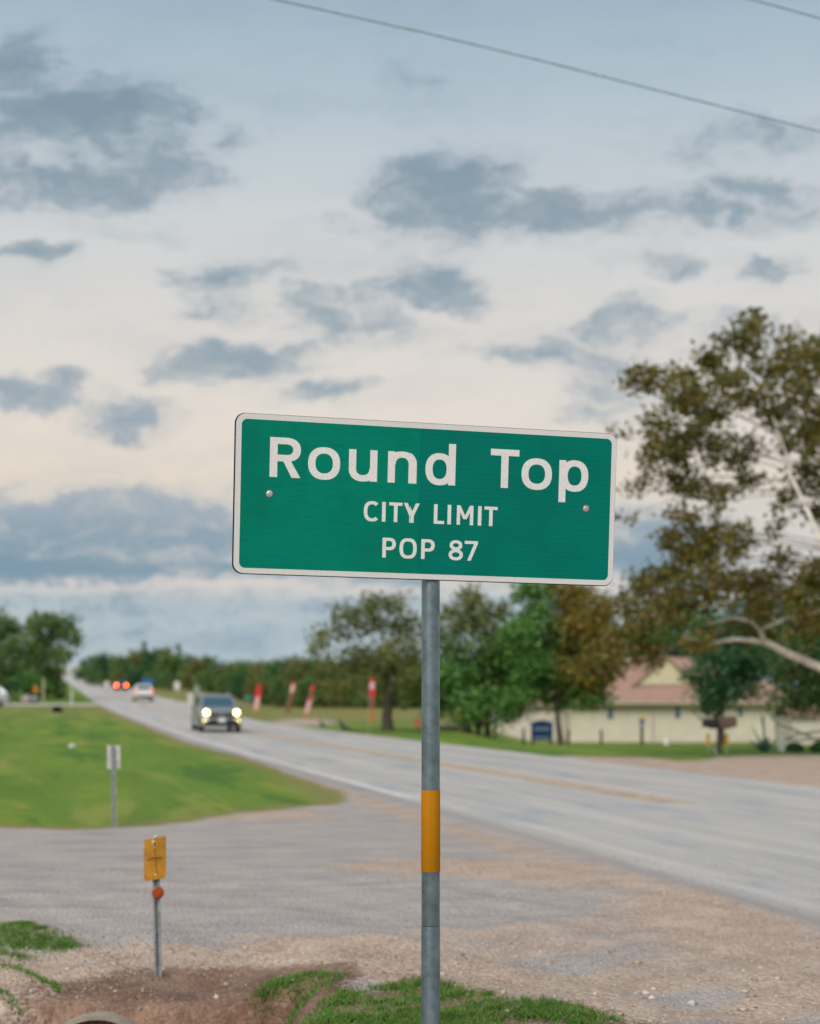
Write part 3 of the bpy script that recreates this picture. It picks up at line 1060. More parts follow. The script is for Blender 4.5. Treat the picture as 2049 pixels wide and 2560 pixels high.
LET = [('R', -63.1, -51.2, 6.75, 15.2, 2.95), ('o', -48.3, -35.8, 6.75, 15.2, 2.85), ('u', -32.4, -21.2, 6.75, 15.2, 2.85), ('n', -17.0, -5.9, 6.75, 15.2, 2.85), ('d', -2.4, 9.7, 6.75, 15.2, 2.85),
       ('T', 23.9, 35.6, 6.75, 15.2, 2.95), ('o', 36.7, 49.3, 6.75, 15.2, 2.85), ('p', 52.3, 64.5, 6.75, 15.2, 2.85),
       ('C', -26.1, -20.3, -8.55, 7.65, 1.4), ('I', -18.9, -17.45, -8.55, 7.65, 1.45), ('T', -16.1, -10.8, -8.55, 7.65, 1.42), ('Y', -10.3, -4.3, -8.55, 7.65, 1.4),
       ('L', 1.45, 5.65, -8.55, 7.65, 1.42), ('I', 6.95, 8.4, -8.55, 7.65, 1.45), ('M', 10.7, 17.4, -8.55, 7.65, 1.36), ('I', 19.3, 20.75, -8.55, 7.65, 1.45), ('T', 21.9, 27.3, -8.55, 7.65, 1.42),
       ('P', -18.4, -13.1, -22.5, 7.75, 1.42), ('O', -11.6, -5.1, -22.5, 7.75, 1.42), ('P', -3.3, 2.1, -22.5, 7.75, 1.42), ('8', 7.8, 13.6, -22.5, 7.75, 1.36), ('7', 14.2, 19.6, -22.5, 7.75, 1.36)]
for ch, x0, x1, zb, cap, w in LET:
    o = bpy.data.objects.new('letter', glyph_mesh(ch, x0, x1, zb, cap, w, -.0011, .0005, M['sheet_letter']))
    COL.objects.link(o)
    o.parent = panel
for bx_, bz_ in ((-.630, .003), (.639, .001)):
    b_ = obj('bolt', MB().lathe([(.0125, .0012), (.0125, .0032), (.0085, .0036), (.0085, .0046), (.0075, .0052), (.004, .0054), (.0036, .0035)], 20, 'y', (bx_, 0, bz_)), M['bolt'], panel, True)
    b_ = obj('washer', MB().lathe([(.0165, .0011), (.0165, .0016), (.0125, .0018)], 20, 'y', (bx_, 0, bz_)), M['dark_edge'], panel, True)
obj('bracket', MB().box((.0, .030, .0), (1.30, .03, .045)), M['galv_post'], panel)
obj('clamp', MB().box((.0, .06, .0), (.09, .05, .04), bev=.005), M['galv_post'], panel)

# ------------------------------------------------------------------ object marker at the culvert
mk = at(396, 8.8)
om = thing('object_marker', 'amber rectangular marker with a round orange reflector on a perforated steel post', 'road marker', mk, 0)
H = lambda v: CAMZ - (v - V0) / F * 8.8 - mk.z
mlean = lambda v: (388 - 396) / F * 8.8 * (2435 - v) / 340
chan = [(-.023, .0), (-.023, .008), (-.008, .010), (-.006, .026), (.006, .026), (.008, .010), (.023, .008), (.023, .0), (.010, .001), (.008, .018), (-.008, .018), (-.010, .001)]
mb = MB()
rings = []
for v in (2480, 2435, 2093):
    rings.append([(x + mlean(v), y, H(v)) for x, y in chan])
mb.loft(rings)
obj('post', mb, M['galv_post'], om)
for i in range(20):
    v = 2240 + i * 9.0
    obj('post_hole', MB().lathe([(.0045, -.0006), (.0045, .001)], 8, 'y', (mlean(v), .0005 + .018, H(v))), M['black'], om)
obj('marker_plate', MB().prism([(x + mlean(2145) + .002, z + H(2146)) for x, z in rrect(.0735, .129, .012, 4)], -.024, -.021), M['amber_sign'], om).rotation_euler = (0, 0, 0)
pl = om.children[-1]
mp = [c for c in om.children if c.name.startswith('marker_plate')][0]
for vtx in mp.data.vertices:                        # plate is turned a little towards the drive and its right corner is pushed up
    xr = vtx.co.x - mlean(2145)
    vtx.co.y += -xr * .45
    vtx.co.z += xr * .2
for bx_, v in ((.0, 2104), (.004, 2186)):
    obj('bolt', MB().lathe([(.006, .0), (.006, .006), (.003, .008)], 10, 'y', (mlean(v) + bx_, -.024, H(v))), M['bolt'], om, True)
crack = MB().tube([(mlean(2150) - .05, -.0095 + .024, H(2150)), (mlean(2150) - .01, -.0095, H(2143)), (mlean(2150) + .05, -.034, H(2141))], .002, 5)
crack.tube([(mlean(2150) - .004, -.0085, H(2104)), (mlean(2150) + .006, -.011, H(2140)), (mlean(2150) + .016, -.016, H(2185))], .0014, 5)
obj('scratches', crack, M['wood_dark'], om)
obj('wire_loop', MB().tube([(mlean(2100) - .012, -.004, H(2098)), (mlean(2100) - .008, -.012, H(2108)), (mlean(2100) + .006, -.014, H(2120))], .002, 6).tube([(mlean(2100) - .01, -.004, H(2094)), (mlean(2100) + .016, .0, H(2088))], .0025, 6), M['bolt'], om, True)
for c_ in om.children:
    if c_.name.startswith(('scratches', 'wire_loop')):
        c_.location.y -= .018
M['orange'] = principled('orange_reflector_plastic', (.34, .06, .012), .35, 0, .25, 30)
rfx = obj('round_reflector', MB().lathe([(.0365, -.004), (.0385, .0), (.0385, .005), (.034, .008), (.02, .010), (.004, .0105)], 24, 'y', (0, 0, 0)), M['orange'], om, True)
rfx.location = (mlean(2230) + .012, -.012, H(2231))
rfx.rotation_euler = (0, 0, rad(18))

# ------------------------------------------------------------------ culvert pipe under the drive
cul = thing('culvert_pipe', 'grey culvert pipe mouth showing in the ditch under the dirt bank', 'pipe', (-1.77, 8.11, -.568))
M['concrete'] = principled('pipe_concrete', (.30, .25, .205), .85, 0, .2, 9, .3)
ri, ro = .345, .372
prof = []
mb = MB()
n = 48
vs, fs = [], []
for r, y in ((ro, 0.9), (ro, -.06), (ri, -.06), (ri, 3.4)):
    for i in range(n):
        a = 2 * PI * i / n
        vs.append((r * math.cos(a), y, r * math.sin(a)))
for j in range(3):
    for i in range(n):
        l = (i + 1) % n
        fs.append((j * n + i, j * n + l, j * n + n + l, j * n + n + i))
fs.append(tuple(range(3 * n, 4 * n)))
mb.add(vs, fs)
pipe = obj('pipe_wall', mb, M['concrete'], cul, True)

# ------------------------------------------------------------------ vegetation builders
def leaf_cloud(name, c, size, mat, aspect=.6):
    n = len(c)
    nrm = nrg.normal(0, 1, (n, 3))
    nrm[:, 2] = np.abs(nrm[:, 2]) + .15
    nrm /= np.linalg.norm(nrm, axis=1)[:, None]
    a = np.cross(nrm, nrg.normal(0, 1, (n, 3)))
    a /= np.linalg.norm(a, axis=1)[:, None] + 1e-9
    b = np.cross(nrm, a)
    L = size * nrg.uniform(.6, 1.35, n)[:, None]
    a, b = a * L * .5, b * L * .5 * aspect
    vs = np.stack([c - a, c + b - a * .15 + nrm * L * .06, c + a, c - b - a * .15 + nrm * L * .06], 1)
    return island_mesh(name, vs, [(0, 1, 2, 3)], mat)


def clumps(blobs, per, clump_r, leaves, shell=.5):
    out_, cen = [], []
    for (x, y, z, r) in blobs:
        nc = max(3, int(per * r * r))
        d = nrg.normal(0, 1, (nc, 3))
        d /= np.linalg.norm(d, axis=1)[:, None]
        rad_ = r * (shell + (1 - shell) * nrg.uniform(0, 1, nc) ** .5)
        cc = np.array([x, y, z]) + d * rad_[:, None] * np.array([1, 1, .85])
        cen.append(cc)
        k_ = nrg.integers(int(leaves * .5), int(leaves * 1.4), nc)
        rep = np.repeat(cc, k_, axis=0)
        out_.append(rep + nrg.normal(0, clump_r, rep.shape) * np.array([1, 1, .8]))
    return np.concatenate(out_), cen


def bez(a, b, c, n):
    return [a * (1 - t_) ** 2 + b * 2 * t_ * (1 - t_) + c * t_ * t_ for t_ in [i / n for i in range(n + 1)]]


def px_blobs(lst, Y, base, dep=.0, scale=1.0):
    """crown masses given by their place in the photograph, put at their real distance; local to the tree's base"""
    r = []
    for (u, v, rp) in lst:
        y = Y + rnd.uniform(-dep, dep)
        p = Vector(((u - U0) / F * y, y, CAMZ - (v - V0) / F * y)) - base
        r.append((p.x, p.y, p.z, rp / F * y * scale))
    return r


def build_tree(name, label, base, blobs, mats, trunk, leaf=.2, per=14, clump_r=.18, leaves=22, bark=None, limb_r=.05, group=None, shell=.35, twigs=True, stems=None, cat='tree', limbs_as_parts=False):
    bark = bark or M['bark']
    tr = thing(name, label, cat, base, 0, group)
    stems = stems or [trunk]
    tops = []
    for st_ in stems:
        pts_, r0, r1 = st_
        pts_ = [Vector(p) for p in pts_]
        nn = len(pts_)
        obj('trunk', MB().tube(pts_, [r0 * (1.25 if i == 0 else 1) + (r1 - r0) * i / (nn - 1) for i in range(nn)], 12), bark, tr, True)
        tops.append((pts_[-1], pts_[-2] if nn > 2 else pts_[0] * .4 + pts_[-1] * .6, r1))
    all_l, cen = clumps(blobs, per, clump_r, leaves, shell)
    lm = MB()
    nl = 0
    for (x, y, z, r), cc in zip(blobs, cen):
        bc = Vector((x, y, z))
        tp, tb, r1 = min(tops, key=lambda q: (q[0] - bc).length)
        s0 = tp if bc.z > tp.z - .5 else tb
        midp = (s0 + bc) / 2 + Vector((0, 0, .18 * (bc - s0).length))
        pl_ = bez(s0, midp, bc, 6)
        lr = min(limb_r * (.6 + .5 * r), r1 * .8)
        tgt = lm
        if limbs_as_parts:
            tgt = MB()
        tgt.tube(pl_, [lr * (1 - .7 * i / 6) for i in range(7)], 6)
        if twigs:
            for q in cc[::2]:
                qv = Vector(q)
                tgt.tube([bc.lerp(s0, .15), (bc + qv) / 2 + Vector((0, 0, .06 * r)), qv], [lr * .28, lr * .18, lr * .08], 3, False)
        if limbs_as_parts:
            obj('branch', tgt, bark, tr, True)
    if not limbs_as_parts:
        o = obj('limbs', lm, bark, tr, True)
        o['kind'] = 'stuff'
    lists = mats if isinstance(mats, list) else [(mats, None)]
    for mt, rule in lists:
        sel_ = all_l if rule is None else all_l[rule(all_l)]
        if len(sel_):
            cr = bpy.data.objects.new('crown', leaf_cloud('crown', sel_, leaf, mt))
            COL.objects.link(cr)
            cr.parent = tr
            cr['kind'] = 'stuff'
    return tr


M['lf_syc'] = leafmat('sycamore_leaves', [(.060, .062, .014), (.095, .078, .018), (.050, .068, .016), (.12, .08, .022), (.075, .080, .018), (.14, .085, .025), (.05, .075, .018)], .28, 1.75)
M['lf_green'] = leafmat('green_leaves', [(.022, .060, .016), (.04, .095, .022), (.03, .072, .02), (.065, .11, .025), (.022, .055, .018)], .25, 2.9)
M['lf_orange'] = leafmat('autumn_leaves', [(.09, .085, .016), (.12, .085, .016), (.07, .085, .018), (.16, .08, .016), (.06, .08, .018)], .3, 2.1)
M['lf_dark'] = leafmat('dark_evergreen_leaves', [(.014, .045, .022), (.022, .062, .026), (.03, .07, .024), (.012, .034, .018)], .2, 2.3)
M['lf_oak'] = leafmat('oak_leaves', [(.055, .07, .018), (.085, .085, .026), (.042, .062, .016), (.10, .095, .03)], .28, 2.4)
M['lf_wood'] = leafmat('woodland_leaves', [(.022, .052, .020), (.035, .070, .022), (.055, .078, .020), (.028, .056, .024), (.075, .085, .022)], .2, 3.0)
M['lf_wood_olive'] = leafmat('olive_woodland_leaves', [(.060, .066, .020), (.08, .078, .022), (.05, .065, .02), (.09, .072, .026)], .2, 2.6)

# ------------------------------------------------------------------ house and outbuilding behind the yard
HY = 92.0
hx0, hx1 = (1424 - U0) / F * HY, (1936 - U0) / F * HY
hgz = tz0((hx0 + hx1) / 2, HY) - .05
house = thing('house', 'long low cream house with a pinkish brown roof behind the gravel yard', 'house', ((hx0 + hx1) / 2, HY, hgz))
M['cream'] = principled('cream_siding', (.55, .51, .40), .75, 0, .06, 1.5)
M['cream_gable'] = principled('yellow_gable_siding', (.55, .49, .33), .75, 0, .06, 1.5)
M['shingle'] = principled('pinkish_brown_shingle', (.33, .205, .155), .9, 0, .16, 5, .3, 12)
M['trim'] = principled('olive_eaves_trim', (.24, .21, .12), .7)
M['gutter'] = principled('pale_gutter', (.48, .42, .34), .6)
hw = (hx1 - hx0) / 2
mb = MB()
bh = 2.48
for i in range(11):                                  # lapped siding: each course leans out over the one below
    z0, z1 = i * bh / 11, (i + 1) * bh / 11
    mb.add([(-hw, -.02, z0), (hw, -.02, z0), (hw, 0, z1), (-hw, 0, z1)], [(0, 1, 2, 3)])
mb.box((0, 4.0, bh / 2), (2 * hw, 7.96, bh))
obj('wall', mb, M['cream'], house)
EV = CAMZ - (1757 - V0) / F * HY - hgz
xl = lambda u: (u - U0) / F * HY - (hx0 + hx1) / 2
ridge_z = 5.6
rf = MB()
e0, e1 = -hw - .5, xl(1870)
yf, yb, yr = -.55, 8.5, 4.0
a_, b_ = xl(1600), xl(1790)
rf.slab([(e0, yf, EV), (e1, yf, EV), (b_, yr, ridge_z), (a_, yr, ridge_z)], .1)
rf.slab([(e0, yb, EV), (e1, yb, EV), (b_, yr, ridge_z), (a_, yr, ridge_z)], .1)
rf.slab([(e0, yf, EV), (a_, yr, ridge_z), (e0, yb, EV)], .1)
rf.slab([(e1, yf, EV), (b_, yr, ridge_z), (e1, yb, EV)], .1)
obj('roof', rf, M['shingle'], house)
rf2 = MB()
e2 = xl(1968)
rz2 = 3.95
rf2.slab([(xl(1800), yf - .01, EV + .01), (e2, yf - .01, EV + .01), (xl(1944), 2.2, rz2), (xl(1800), 2.2, rz2)], .1)
rf2.slab([(xl(1800), 5.2, EV + .01), (e2, 5.2, EV + .01), (xl(1944), 2.2, rz2), (xl(1800), 2.2, rz2)], .1)
rf2.slab([(e2, yf - .01, EV + .01), (xl(1944), 2.2, rz2), (e2, 5.2, EV + .01)], .1)
obj('roof', rf2, M['shingle'], house, label='lower roof wing at the right end')
gx0, gx1, gxa = xl(1592), xl(1740), xl(1672)
gz0 = CAMZ - (1712 - V0) / F * (HY + 1.0) - hgz
gza = CAMZ - (1646 - V0) / F * (HY + 1.0) - hgz
gb = obj('gable', MB().prism([(gx0, gz0), (gx1, gz0), (gxa, gza)], .9, 3.6), M['cream_gable'], house)
gr = MB()
gr.slab([(gx0 - .3, .7, gz0 - .22), (gxa, .7, gza + .02), (gxa, 4.0, gza + .02), (gx0 - .3, 4.0, gz0 - .22)], .1)
gr.slab([(gx1 + .3, .7, gz0 - .22), (gxa, .7, gza + .02), (gxa, 4.0, gza + .02), (gx1 + .3, 4.0, gz0 - .22)], .1)
obj('gable_roof', gr, M['shingle'], gb)
obj('eaves_board', MB().box(((e0 + e2) / 2, yf + .03, EV - .14), (e2 - e0, .06, .2)), M['trim'], house)
obj('gutter', MB().box(((e0 + e2) / 2, yf - .06, EV + .0), (e2 - e0, .1, .12), bev=.02), M['gutter'], house)
for u, v, w_, h_ in ((1524, 1782, .46, .80), (1692, 1781, .44, .78), (1849, 1778, .40, .66)):
    zc = CAMZ - (v - V0) / F * HY - hgz
    wn = obj('window', MB().box((xl(u), -.035, zc), (w_, .05, h_)), M['glass'], house)
    f_ = .05
    mbf = MB().box((xl(u), -.05, zc + h_ / 2), (w_ + 2 * f_, .06, f_)).box((xl(u), -.05, zc - h_ / 2), (w_ + 2 * f_, .06, f_)).box((xl(u) - w_ / 2, -.05, zc), (f_, .058, h_)).box((xl(u) + w_ / 2, -.05, zc), (f_, .058, h_)).box((xl(u), -.065, zc), (w_, .03, .03))
    obj('window_frame', mbf, M['white'], wn)
obj('downpipe', MB().tube([(xl(1630), -.08, 0), (xl(1630), -.08, EV - .2)], .05, 8), M['gutter'], house, True)
obj('foundation', MB().box((0, 3.9, -.15), (2 * hw + .05, 7.9, .5)), M['concrete'], house)

ax0, ax1 = (1228 - U0) / F * 95, (1418 - U0) / F * 95
agz = tz0((ax0 + ax1) / 2, 95) - .05
out_b = thing('outbuilding', 'pale off white outbuilding behind the trees beside the cream house', 'outbuilding', ((ax0 + ax1) / 2, 95, agz))
M['offwhite'] = principled('off_white_siding', (.55, .50, .42), .75, 0, .06, 1.5)
ahw = (ax1 - ax0) / 2
obj('wall', MB().box((0, 3, 1.15), (2 * ahw, 6, 2.3)), M['offwhite'], out_b)
obj('roof', MB().slab([(-ahw - .3, -.4, 2.28), (ahw + .3, -.4, 2.28), (ahw + .3, 3, 3.6), (-ahw - .3, 3, 3.6)], .08).slab([(-ahw - .3, 6.4, 2.28), (ahw + .3, 6.4, 2.28), (ahw + .3, 3, 3.6), (-ahw - .3, 3, 3.6)], .08), M['shingle'], out_b)

# ------------------------------------------------------------------ vehicles
def rrect_ring(y, w, z0, z1, rt, rb=.08, crown=.02):
    pts_ = []
    for (cx, cz, r, a0) in ((w - rt, z1 - rt, rt, 0), (-w + rt, z1 - rt, rt, 90), (-w + rb, z0 + rb, rb, 180), (w - rb, z0 + rb, rb, 270)):
        for i in range(5):
            a = rad(a0 + 22.5 * i)
            pts_.append((cx + r * math.cos(a), y, cz + r * math.sin(a)))
    return pts_


def make_car(name, label, body_mat, loc, rz, front_on=False, rear_on=False, L=4.5, hw=.92, roof=1.66, group=None, rails=True, front_bumper=None):
    c = thing(name, label, 'car', loc, rz, group)
    h = L / 2
    mb = MB()
    st_ = [(-h, .78, .34, .62, .10), (-h + .06, .86, .27, .80, .12), (-h + .22, .90, .24, .95, .14), (-h + .55, hw - .01, .24, 1.02, .14), (-h + 1.25, hw, .24, 1.10, .12), (0, hw, .24, 1.12, .10),
           (h - .7, hw, .25, 1.13, .10), (h - .2, hw - .03, .28, 1.10, .12), (h - .03, hw - .07, .32, 1.02, .12), (h, hw - .12, .38, .92, .10)]
    mb.loft([rrect_ring(y, w, z0, z1, r) for y, w, z0, z1, r in st_])
    body = obj('body', mb, body_mat, c, True)
    # cabin: pillars and roof
    zb = 1.09
    def cab(y, w, z):
        return [(-w, y, z), (w, y, z)]
    yb0, yt0, yt1, yb1 = -h + 1.15, -h + 1.95, h - .62, h - .12
    wb, wt = hw - .06, hw - .25
    ring_lo = [(-wb, yb0, zb), (wb, yb0, zb), (wb, yb1, zb), (-wb, yb1, zb)]
    ring_md = [(-wt - .01, yt0 - .08, roof - .07), (wt + .01, yt0 - .08, roof - .07), (wt + .01, yt1 + .06, roof - .07), (-wt - .01, yt1 + .06, roof - .07)]
    ring_hi = [(-wt + .10, yt0 + .12, roof), (wt - .10, yt0 + .12, roof), (wt - .10, yt1 - .08, roof), (-wt + .10, yt1 - .08, roof)]
    mb = MB().loft([ring_lo, ring_md, ring_hi])
    obj('cabin', mb, body_mat, c, False)
    lo, hi = [Vector(p) for p in ring_lo], [Vector(p) for p in ring_md]
    def pane(nm, a, b, m0=.07, top=.07, bot=.05):
        p0, p1, p2, p3 = lo[a], lo[b], hi[b], hi[a]
        f = lambda s, t_: (p0.lerp(p1, s)).lerp(p3.lerp(p2, s), t_)
        q = [f(m0, bot), f(1 - m0, bot), f(1 - m0, 1 - top), f(m0, 1 - top)]
        nn = (q[1] - q[0]).cross(q[3] - q[0]).normalized()
        if nn.dot((p0 + p1) / 2 - Vector((0, 0, zb))) < 0:
            nn = -nn
        mm = MB().add([p + nn * .004 for p in q] + [p - nn * .01 for p in q], [(0, 1, 2, 3), (7, 6, 5, 4), (0, 4, 5, 1), (1, 5, 6, 2), (2, 6, 7, 3), (3, 7, 4, 0)])
        return obj(nm, mm, M['glass'], c)
    pane('windscreen', 0, 1, .07, .10)
    pane('side_window', 1, 2, .14, .1)
    pane('side_window', 3, 0, .14, .1)
    pane('rear_window', 2, 3, .10, .1, .12)
    # front
    fy = -h
    obj('grille', MB().box((0, fy + .02, .76), (1.10, .11, .22), bev=.03), M['black'], c)
    obj('lower_bumper', MB().box((0, fy + .03, .42), (1.52, .13, .26), bev=.03), M['black'], c)
    obj('emblem', MB().lathe([(.055, .0), (.055, .02), (.03, .025)], 16, 'y', (0, fy - .03, .79)), M['chrome'], c, True)
    obj('trim_bar', MB().box((0, fy - .028, .80), (.8, .02, .03)), M['chrome'], c)
    obj('number_plate', MB().box((0, fy - .035, .53), (.32, .02, .16)), M['white'], c)
    for s in (-1, 1):
        obj('headlight', MB().lathe([(.06, -.06), (.115, .0), (.105, .05), (.06, .08), (.01, .09)], 16, 'y', (s * .66, fy + .07, .86)), M['lamp_on'] if front_on else M['lamp_off'], c, True)
        obj('fog_light', MB().box((s * .69, fy + .02, .50), (.22, .10, .11), bev=.02), M['fog_on'] if front_on else M['lamp_off'], c)
        obj('mirror', MB().box((s * (hw + .10), yb0 + .42, 1.16), (.20, .12, .15), bev=.03), body_mat, c)
        obj('tail_light', MB().box((s * (hw - .17), h - .035, .98), (.24, .14, .22), bev=.03), M['tail_on'] if rear_on else M['tail_off'], c)
        if rails:
            obj('roof_rail', MB().tube([(s * (wt - .04), yt0 + .2, roof - .0), (s * (wt - .03), yt0 + .35, roof + .05), (s * (wt - .03), yt1 - .25, roof + .05), (s * (wt - .04), yt1 - .1, roof)], .018, 6), M['chrome'], c, True)
        for yw in (-h + .88, h - .86):
            ty = obj('wheel', MB().lathe([(.23, -.11), (.315, -.11), (.335, -.08), (.335, .08), (.315, .11), (.23, .11)], 22, 'x', (s * (hw - .105), yw, .335)), M['rubber'], c, True)
            obj('rim', MB().lathe([(.23, -.112 * s), (.21, -.09 * s + .18 * s), (.09, .118 * s), (.03, .122 * s)], 14, 'x', (s * (hw - .103), yw, .335)), M['chrome'], ty, True)
    obj('rear_bumper', MB().box((0, h - .02, .47), (1.6, .14, .22), bev=.04), M['black'], c)
    obj('rear_plate', MB().box((0, h + .012, .78), (.32, .02, .16)), M['white'], c)
    return c


M['lamp_on'] = emissive('lit_headlamp', (1, .80, .20), 6.5)
M['fog_on'] = emissive('lit_fog_lamp', (1, .80, .20), 1.6)
M['lamp_off'] = principled('lamp_lens', (.5, .5, .5), .15)
M['tail_on'] = emissive('lit_brake_lamp', (1, .06, .02), 26, (.3, .01, .01))
M['tail_mid'] = emissive('lit_tail_lamp', (1, .10, .05), .8, (.3, .01, .01))
M['tail_off'] = principled('tail_lens', (.25, .01, .01), .2)
M['paint_grey'] = principled('grey_metallic_paint', (.24, .245, .255), .28, .25, .04, coat=.5)
M['paint_white'] = principled('white_car_paint', (.68, .67, .64), .3, 0, .03, coat=.5)
M['paint_black'] = principled('black_car_paint', (.02, .022, .025), .25, 0, .03, coat=.6)
M['paint_silver'] = principled('silver_car_paint', (.46, .47, .48), .3, .4, .04, coat=.5)
RD = math.atan2(.258, 1)
p = at(540, 64.5)
make_car('suv_car', 'grey sport utility car driving towards the sign with its headlights on', M['paint_grey'], p, RD, front_on=True, L=4.5)
keep = M['tail_on']
M['tail_on'] = M['tail_mid']
make_car('white_car', 'white car driving away down the highway with red tail lights', M['paint_white'], at(357, 141), RD + PI, rear_on=True, rails=False, L=4.4)
M['tail_on'] = keep
make_car('dark_car', 'dark car far down the road with bright red brake lights', M['paint_black'], at(302, 222), RD + PI, rear_on=True, roof=1.75)
pc = at(-46, 118)
make_car('parked_car', 'silver car standing at the edge of the lawn by the side road', M['paint_silver'], pc, rad(-78), rear_on=False, rails=False)

# ------------------------------------------------------------------ feather flags along the far verge
M['flag_red'] = principled('red_flag_cloth', (.62, .018, .022), .7, 0, .1)
M['flag_white'] = principled('pinkish_white_flag_print', (.72, .40, .40), .7, 0, .1)
M['flag_brown'] = principled('brown_flag_print', (.20, .10, .05), .8, 0, .2)
M['flag_amber'] = principled('amber_flag_print', (.42, .20, .05), .8, 0, .2)
def feather_flag(label, ub, vb, ut, vt, Y, bands, wpx):
    b = at(ub, Y)
    top_z = CAMZ - (vt - V0) / F * Y - b.z
    dx_ = (ut - ub) / F * Y
    hgt = top_z
    w = wpx / F * Y
    f = thing('feather_flag', label, 'flag', b, 0, 'red feather flags along the roadside')
    P = lambda t_: Vector((dx_ * t_, 0, hgt * t_))
    obj('flag_pole', MB().tube([P(-.03), P(.5), P(.9), P(1.0) + Vector((w * .45, 0, 0))], [.02, .016, .012, .008], 6), M['galv_post'], f, True)
    names = {'r': M['flag_red'], 'w': M['flag_white'], 'b': M['flag_brown'], 'a': M['flag_amber']}
    prev = .0
    for (t0, t1, col_) in bands:
        mb_ = MB()
        rows = 6
        fr_, bk = [], []
        for i in range(rows + 1):
            t_ = t0 + (t1 - t0) * i / rows
            wd = w * (1 if t_ < .9 else math.sqrt(max(0.02, 1 - ((t_ - .9) / .1) ** 2)))
            pl_ = P(t_)
            for kx in range(4):
                yy = .05 * math.sin(kx * 1.9 + t_ * 9)
                fr_.append(pl_ + Vector((.015 + wd * kx / 3, yy - .004, 0)))
                bk.append(pl_ + Vector((.015 + wd * kx / 3, yy + .004, 0)))
        fcs = []
        n0 = len(fr_)
        for i in range(rows):
            for kx in range(3):
                q = i * 4 + kx
                fcs += [(q, q + 1, q + 5, q + 4), (n0 + q, n0 + q + 4, n0 + q + 5, n0 + q + 1)]
        mb_.add(fr_ + bk, fcs)
        obj('flag_panel', mb_, names[col_], f)
feather_flag('red feather flag with pale print, the one nearest the grey car', 632, 1792, 643, 1711, 112, [(.08, .17, 'a'), (.17, .58, 'w'), (.58, .66, 'r'), (.66, 1, 'r')], 12)
feather_flag('leaning feather flag with a pale head and brown lower half', 711, 1787, 730, 1704, 108, [(.12, .5, 'b'), (.5, .70, 'b'), (.70, .92, 'w'), (.92, 1, 'r')], 10)
feather_flag('leaning dull red feather flag with a pale print near its foot', 757, 1802, 779, 1711, 96, [(.06, .2, 'a'), (.2, .55, 'w'), (.55, .62, 'r'), (.62, .85, 'b'), (.85, 1, 'r')], 10)
feather_flag('tallest feather flag, red and white on an amber stem beside the oak trunk', 921, 1826, 925, 1694, 62, [(.18, .45, 'a'), (.45, .66, 'b'), (.66, .80, 'r'), (.80, .92, 'w'), (.92, 1, 'r')], 13)
for f_ in [o for o in COL.objects if o.name.startswith('feather_flag')]:
    pass

# ------------------------------------------------------------------ small roadside things
def post_sign(name, label, cat, u, v0, v1, wpx, Y, mat, shape='rect', postw=.03, vb=None, post_mat=None, group=None):
    b = at(u, Y)
    zf = lambda v: CAMZ - (v - V0) / F * Y - b.z
    s_ = thing(name, label, cat, b, 0, group)
    w = wpx / F * Y / 2
    zt, zb_ = zf(v0), zf(v1)
    obj('post', MB().tube([(0, .02, -.1), (0, .02, max(zt - .05, .3))], postw, 8), post_mat or M['galv_post'], s_, True)
    zc, hh = (zt + zb_) / 2, (zt - zb_) / 2
    if shape == 'rect':
        poly = [(x, z + zc) for x, z in rrect(w, hh, min(w, hh) * .15, 3)]
    elif shape == 'round':
        poly = [(w * math.cos(a), zc + hh * math.sin(a)) for a in [2 * PI * i / 20 for i in range(20)]]
    else:
        poly = [(w, zc), (0, zc + hh), (-w, zc), (0, zc - hh)]
    obj('sign_plate', MB().prism(poly, -.035, -.015), mat, s_)
    return s_


M['sign_grey'] = principled('bare_sign_back', (.50, .47, .44), .5, .2, .15, 10)
M['sign_blue'] = principled('blue_sign', (.012, .10, .26), .5)
M['sign_orange'] = principled('orange_sign', (.55, .16, .01), .5)
M['sign_green'] = principled('green_street_sign', (.02, .22, .17), .5)
M['sign_redbrown'] = principled('faded_red_sign', (.30, .10, .06), .7)
M['navy'] = principled('navy_board', (.015, .062, .18), .5)
# delineator on the lawn
dl = at(287, 17.6)
de = thing('delineator_post', 'thin steel post with a pale narrow plate standing on the lawn by the drive', 'road marker', dl)
hz = lambda v: CAMZ - (v - V0) / F * 17.6 - dl.z
lx = lambda v: (283 - 287) / F * 17.6 * (2068 - v) / 200
obj('post', MB().loft([[(x * 1.1 + lx(v), y, hz(v)) for x, y in chan] for v in (2090, 2068, 1866)]), M['galv_post'], de)
for s in (-1, 1):
    obj('plate', MB().box((lx(1893) + s * .055, .03, hz(1893)), (.052, .004, 58 / F * 17.6), bev=.0015), M['sign_grey'], de)
obj('plate_back', MB().box((lx(1893), .034, hz(1893)), (.06, .003, 56 / F * 17.6)), M['sign_grey'], de)

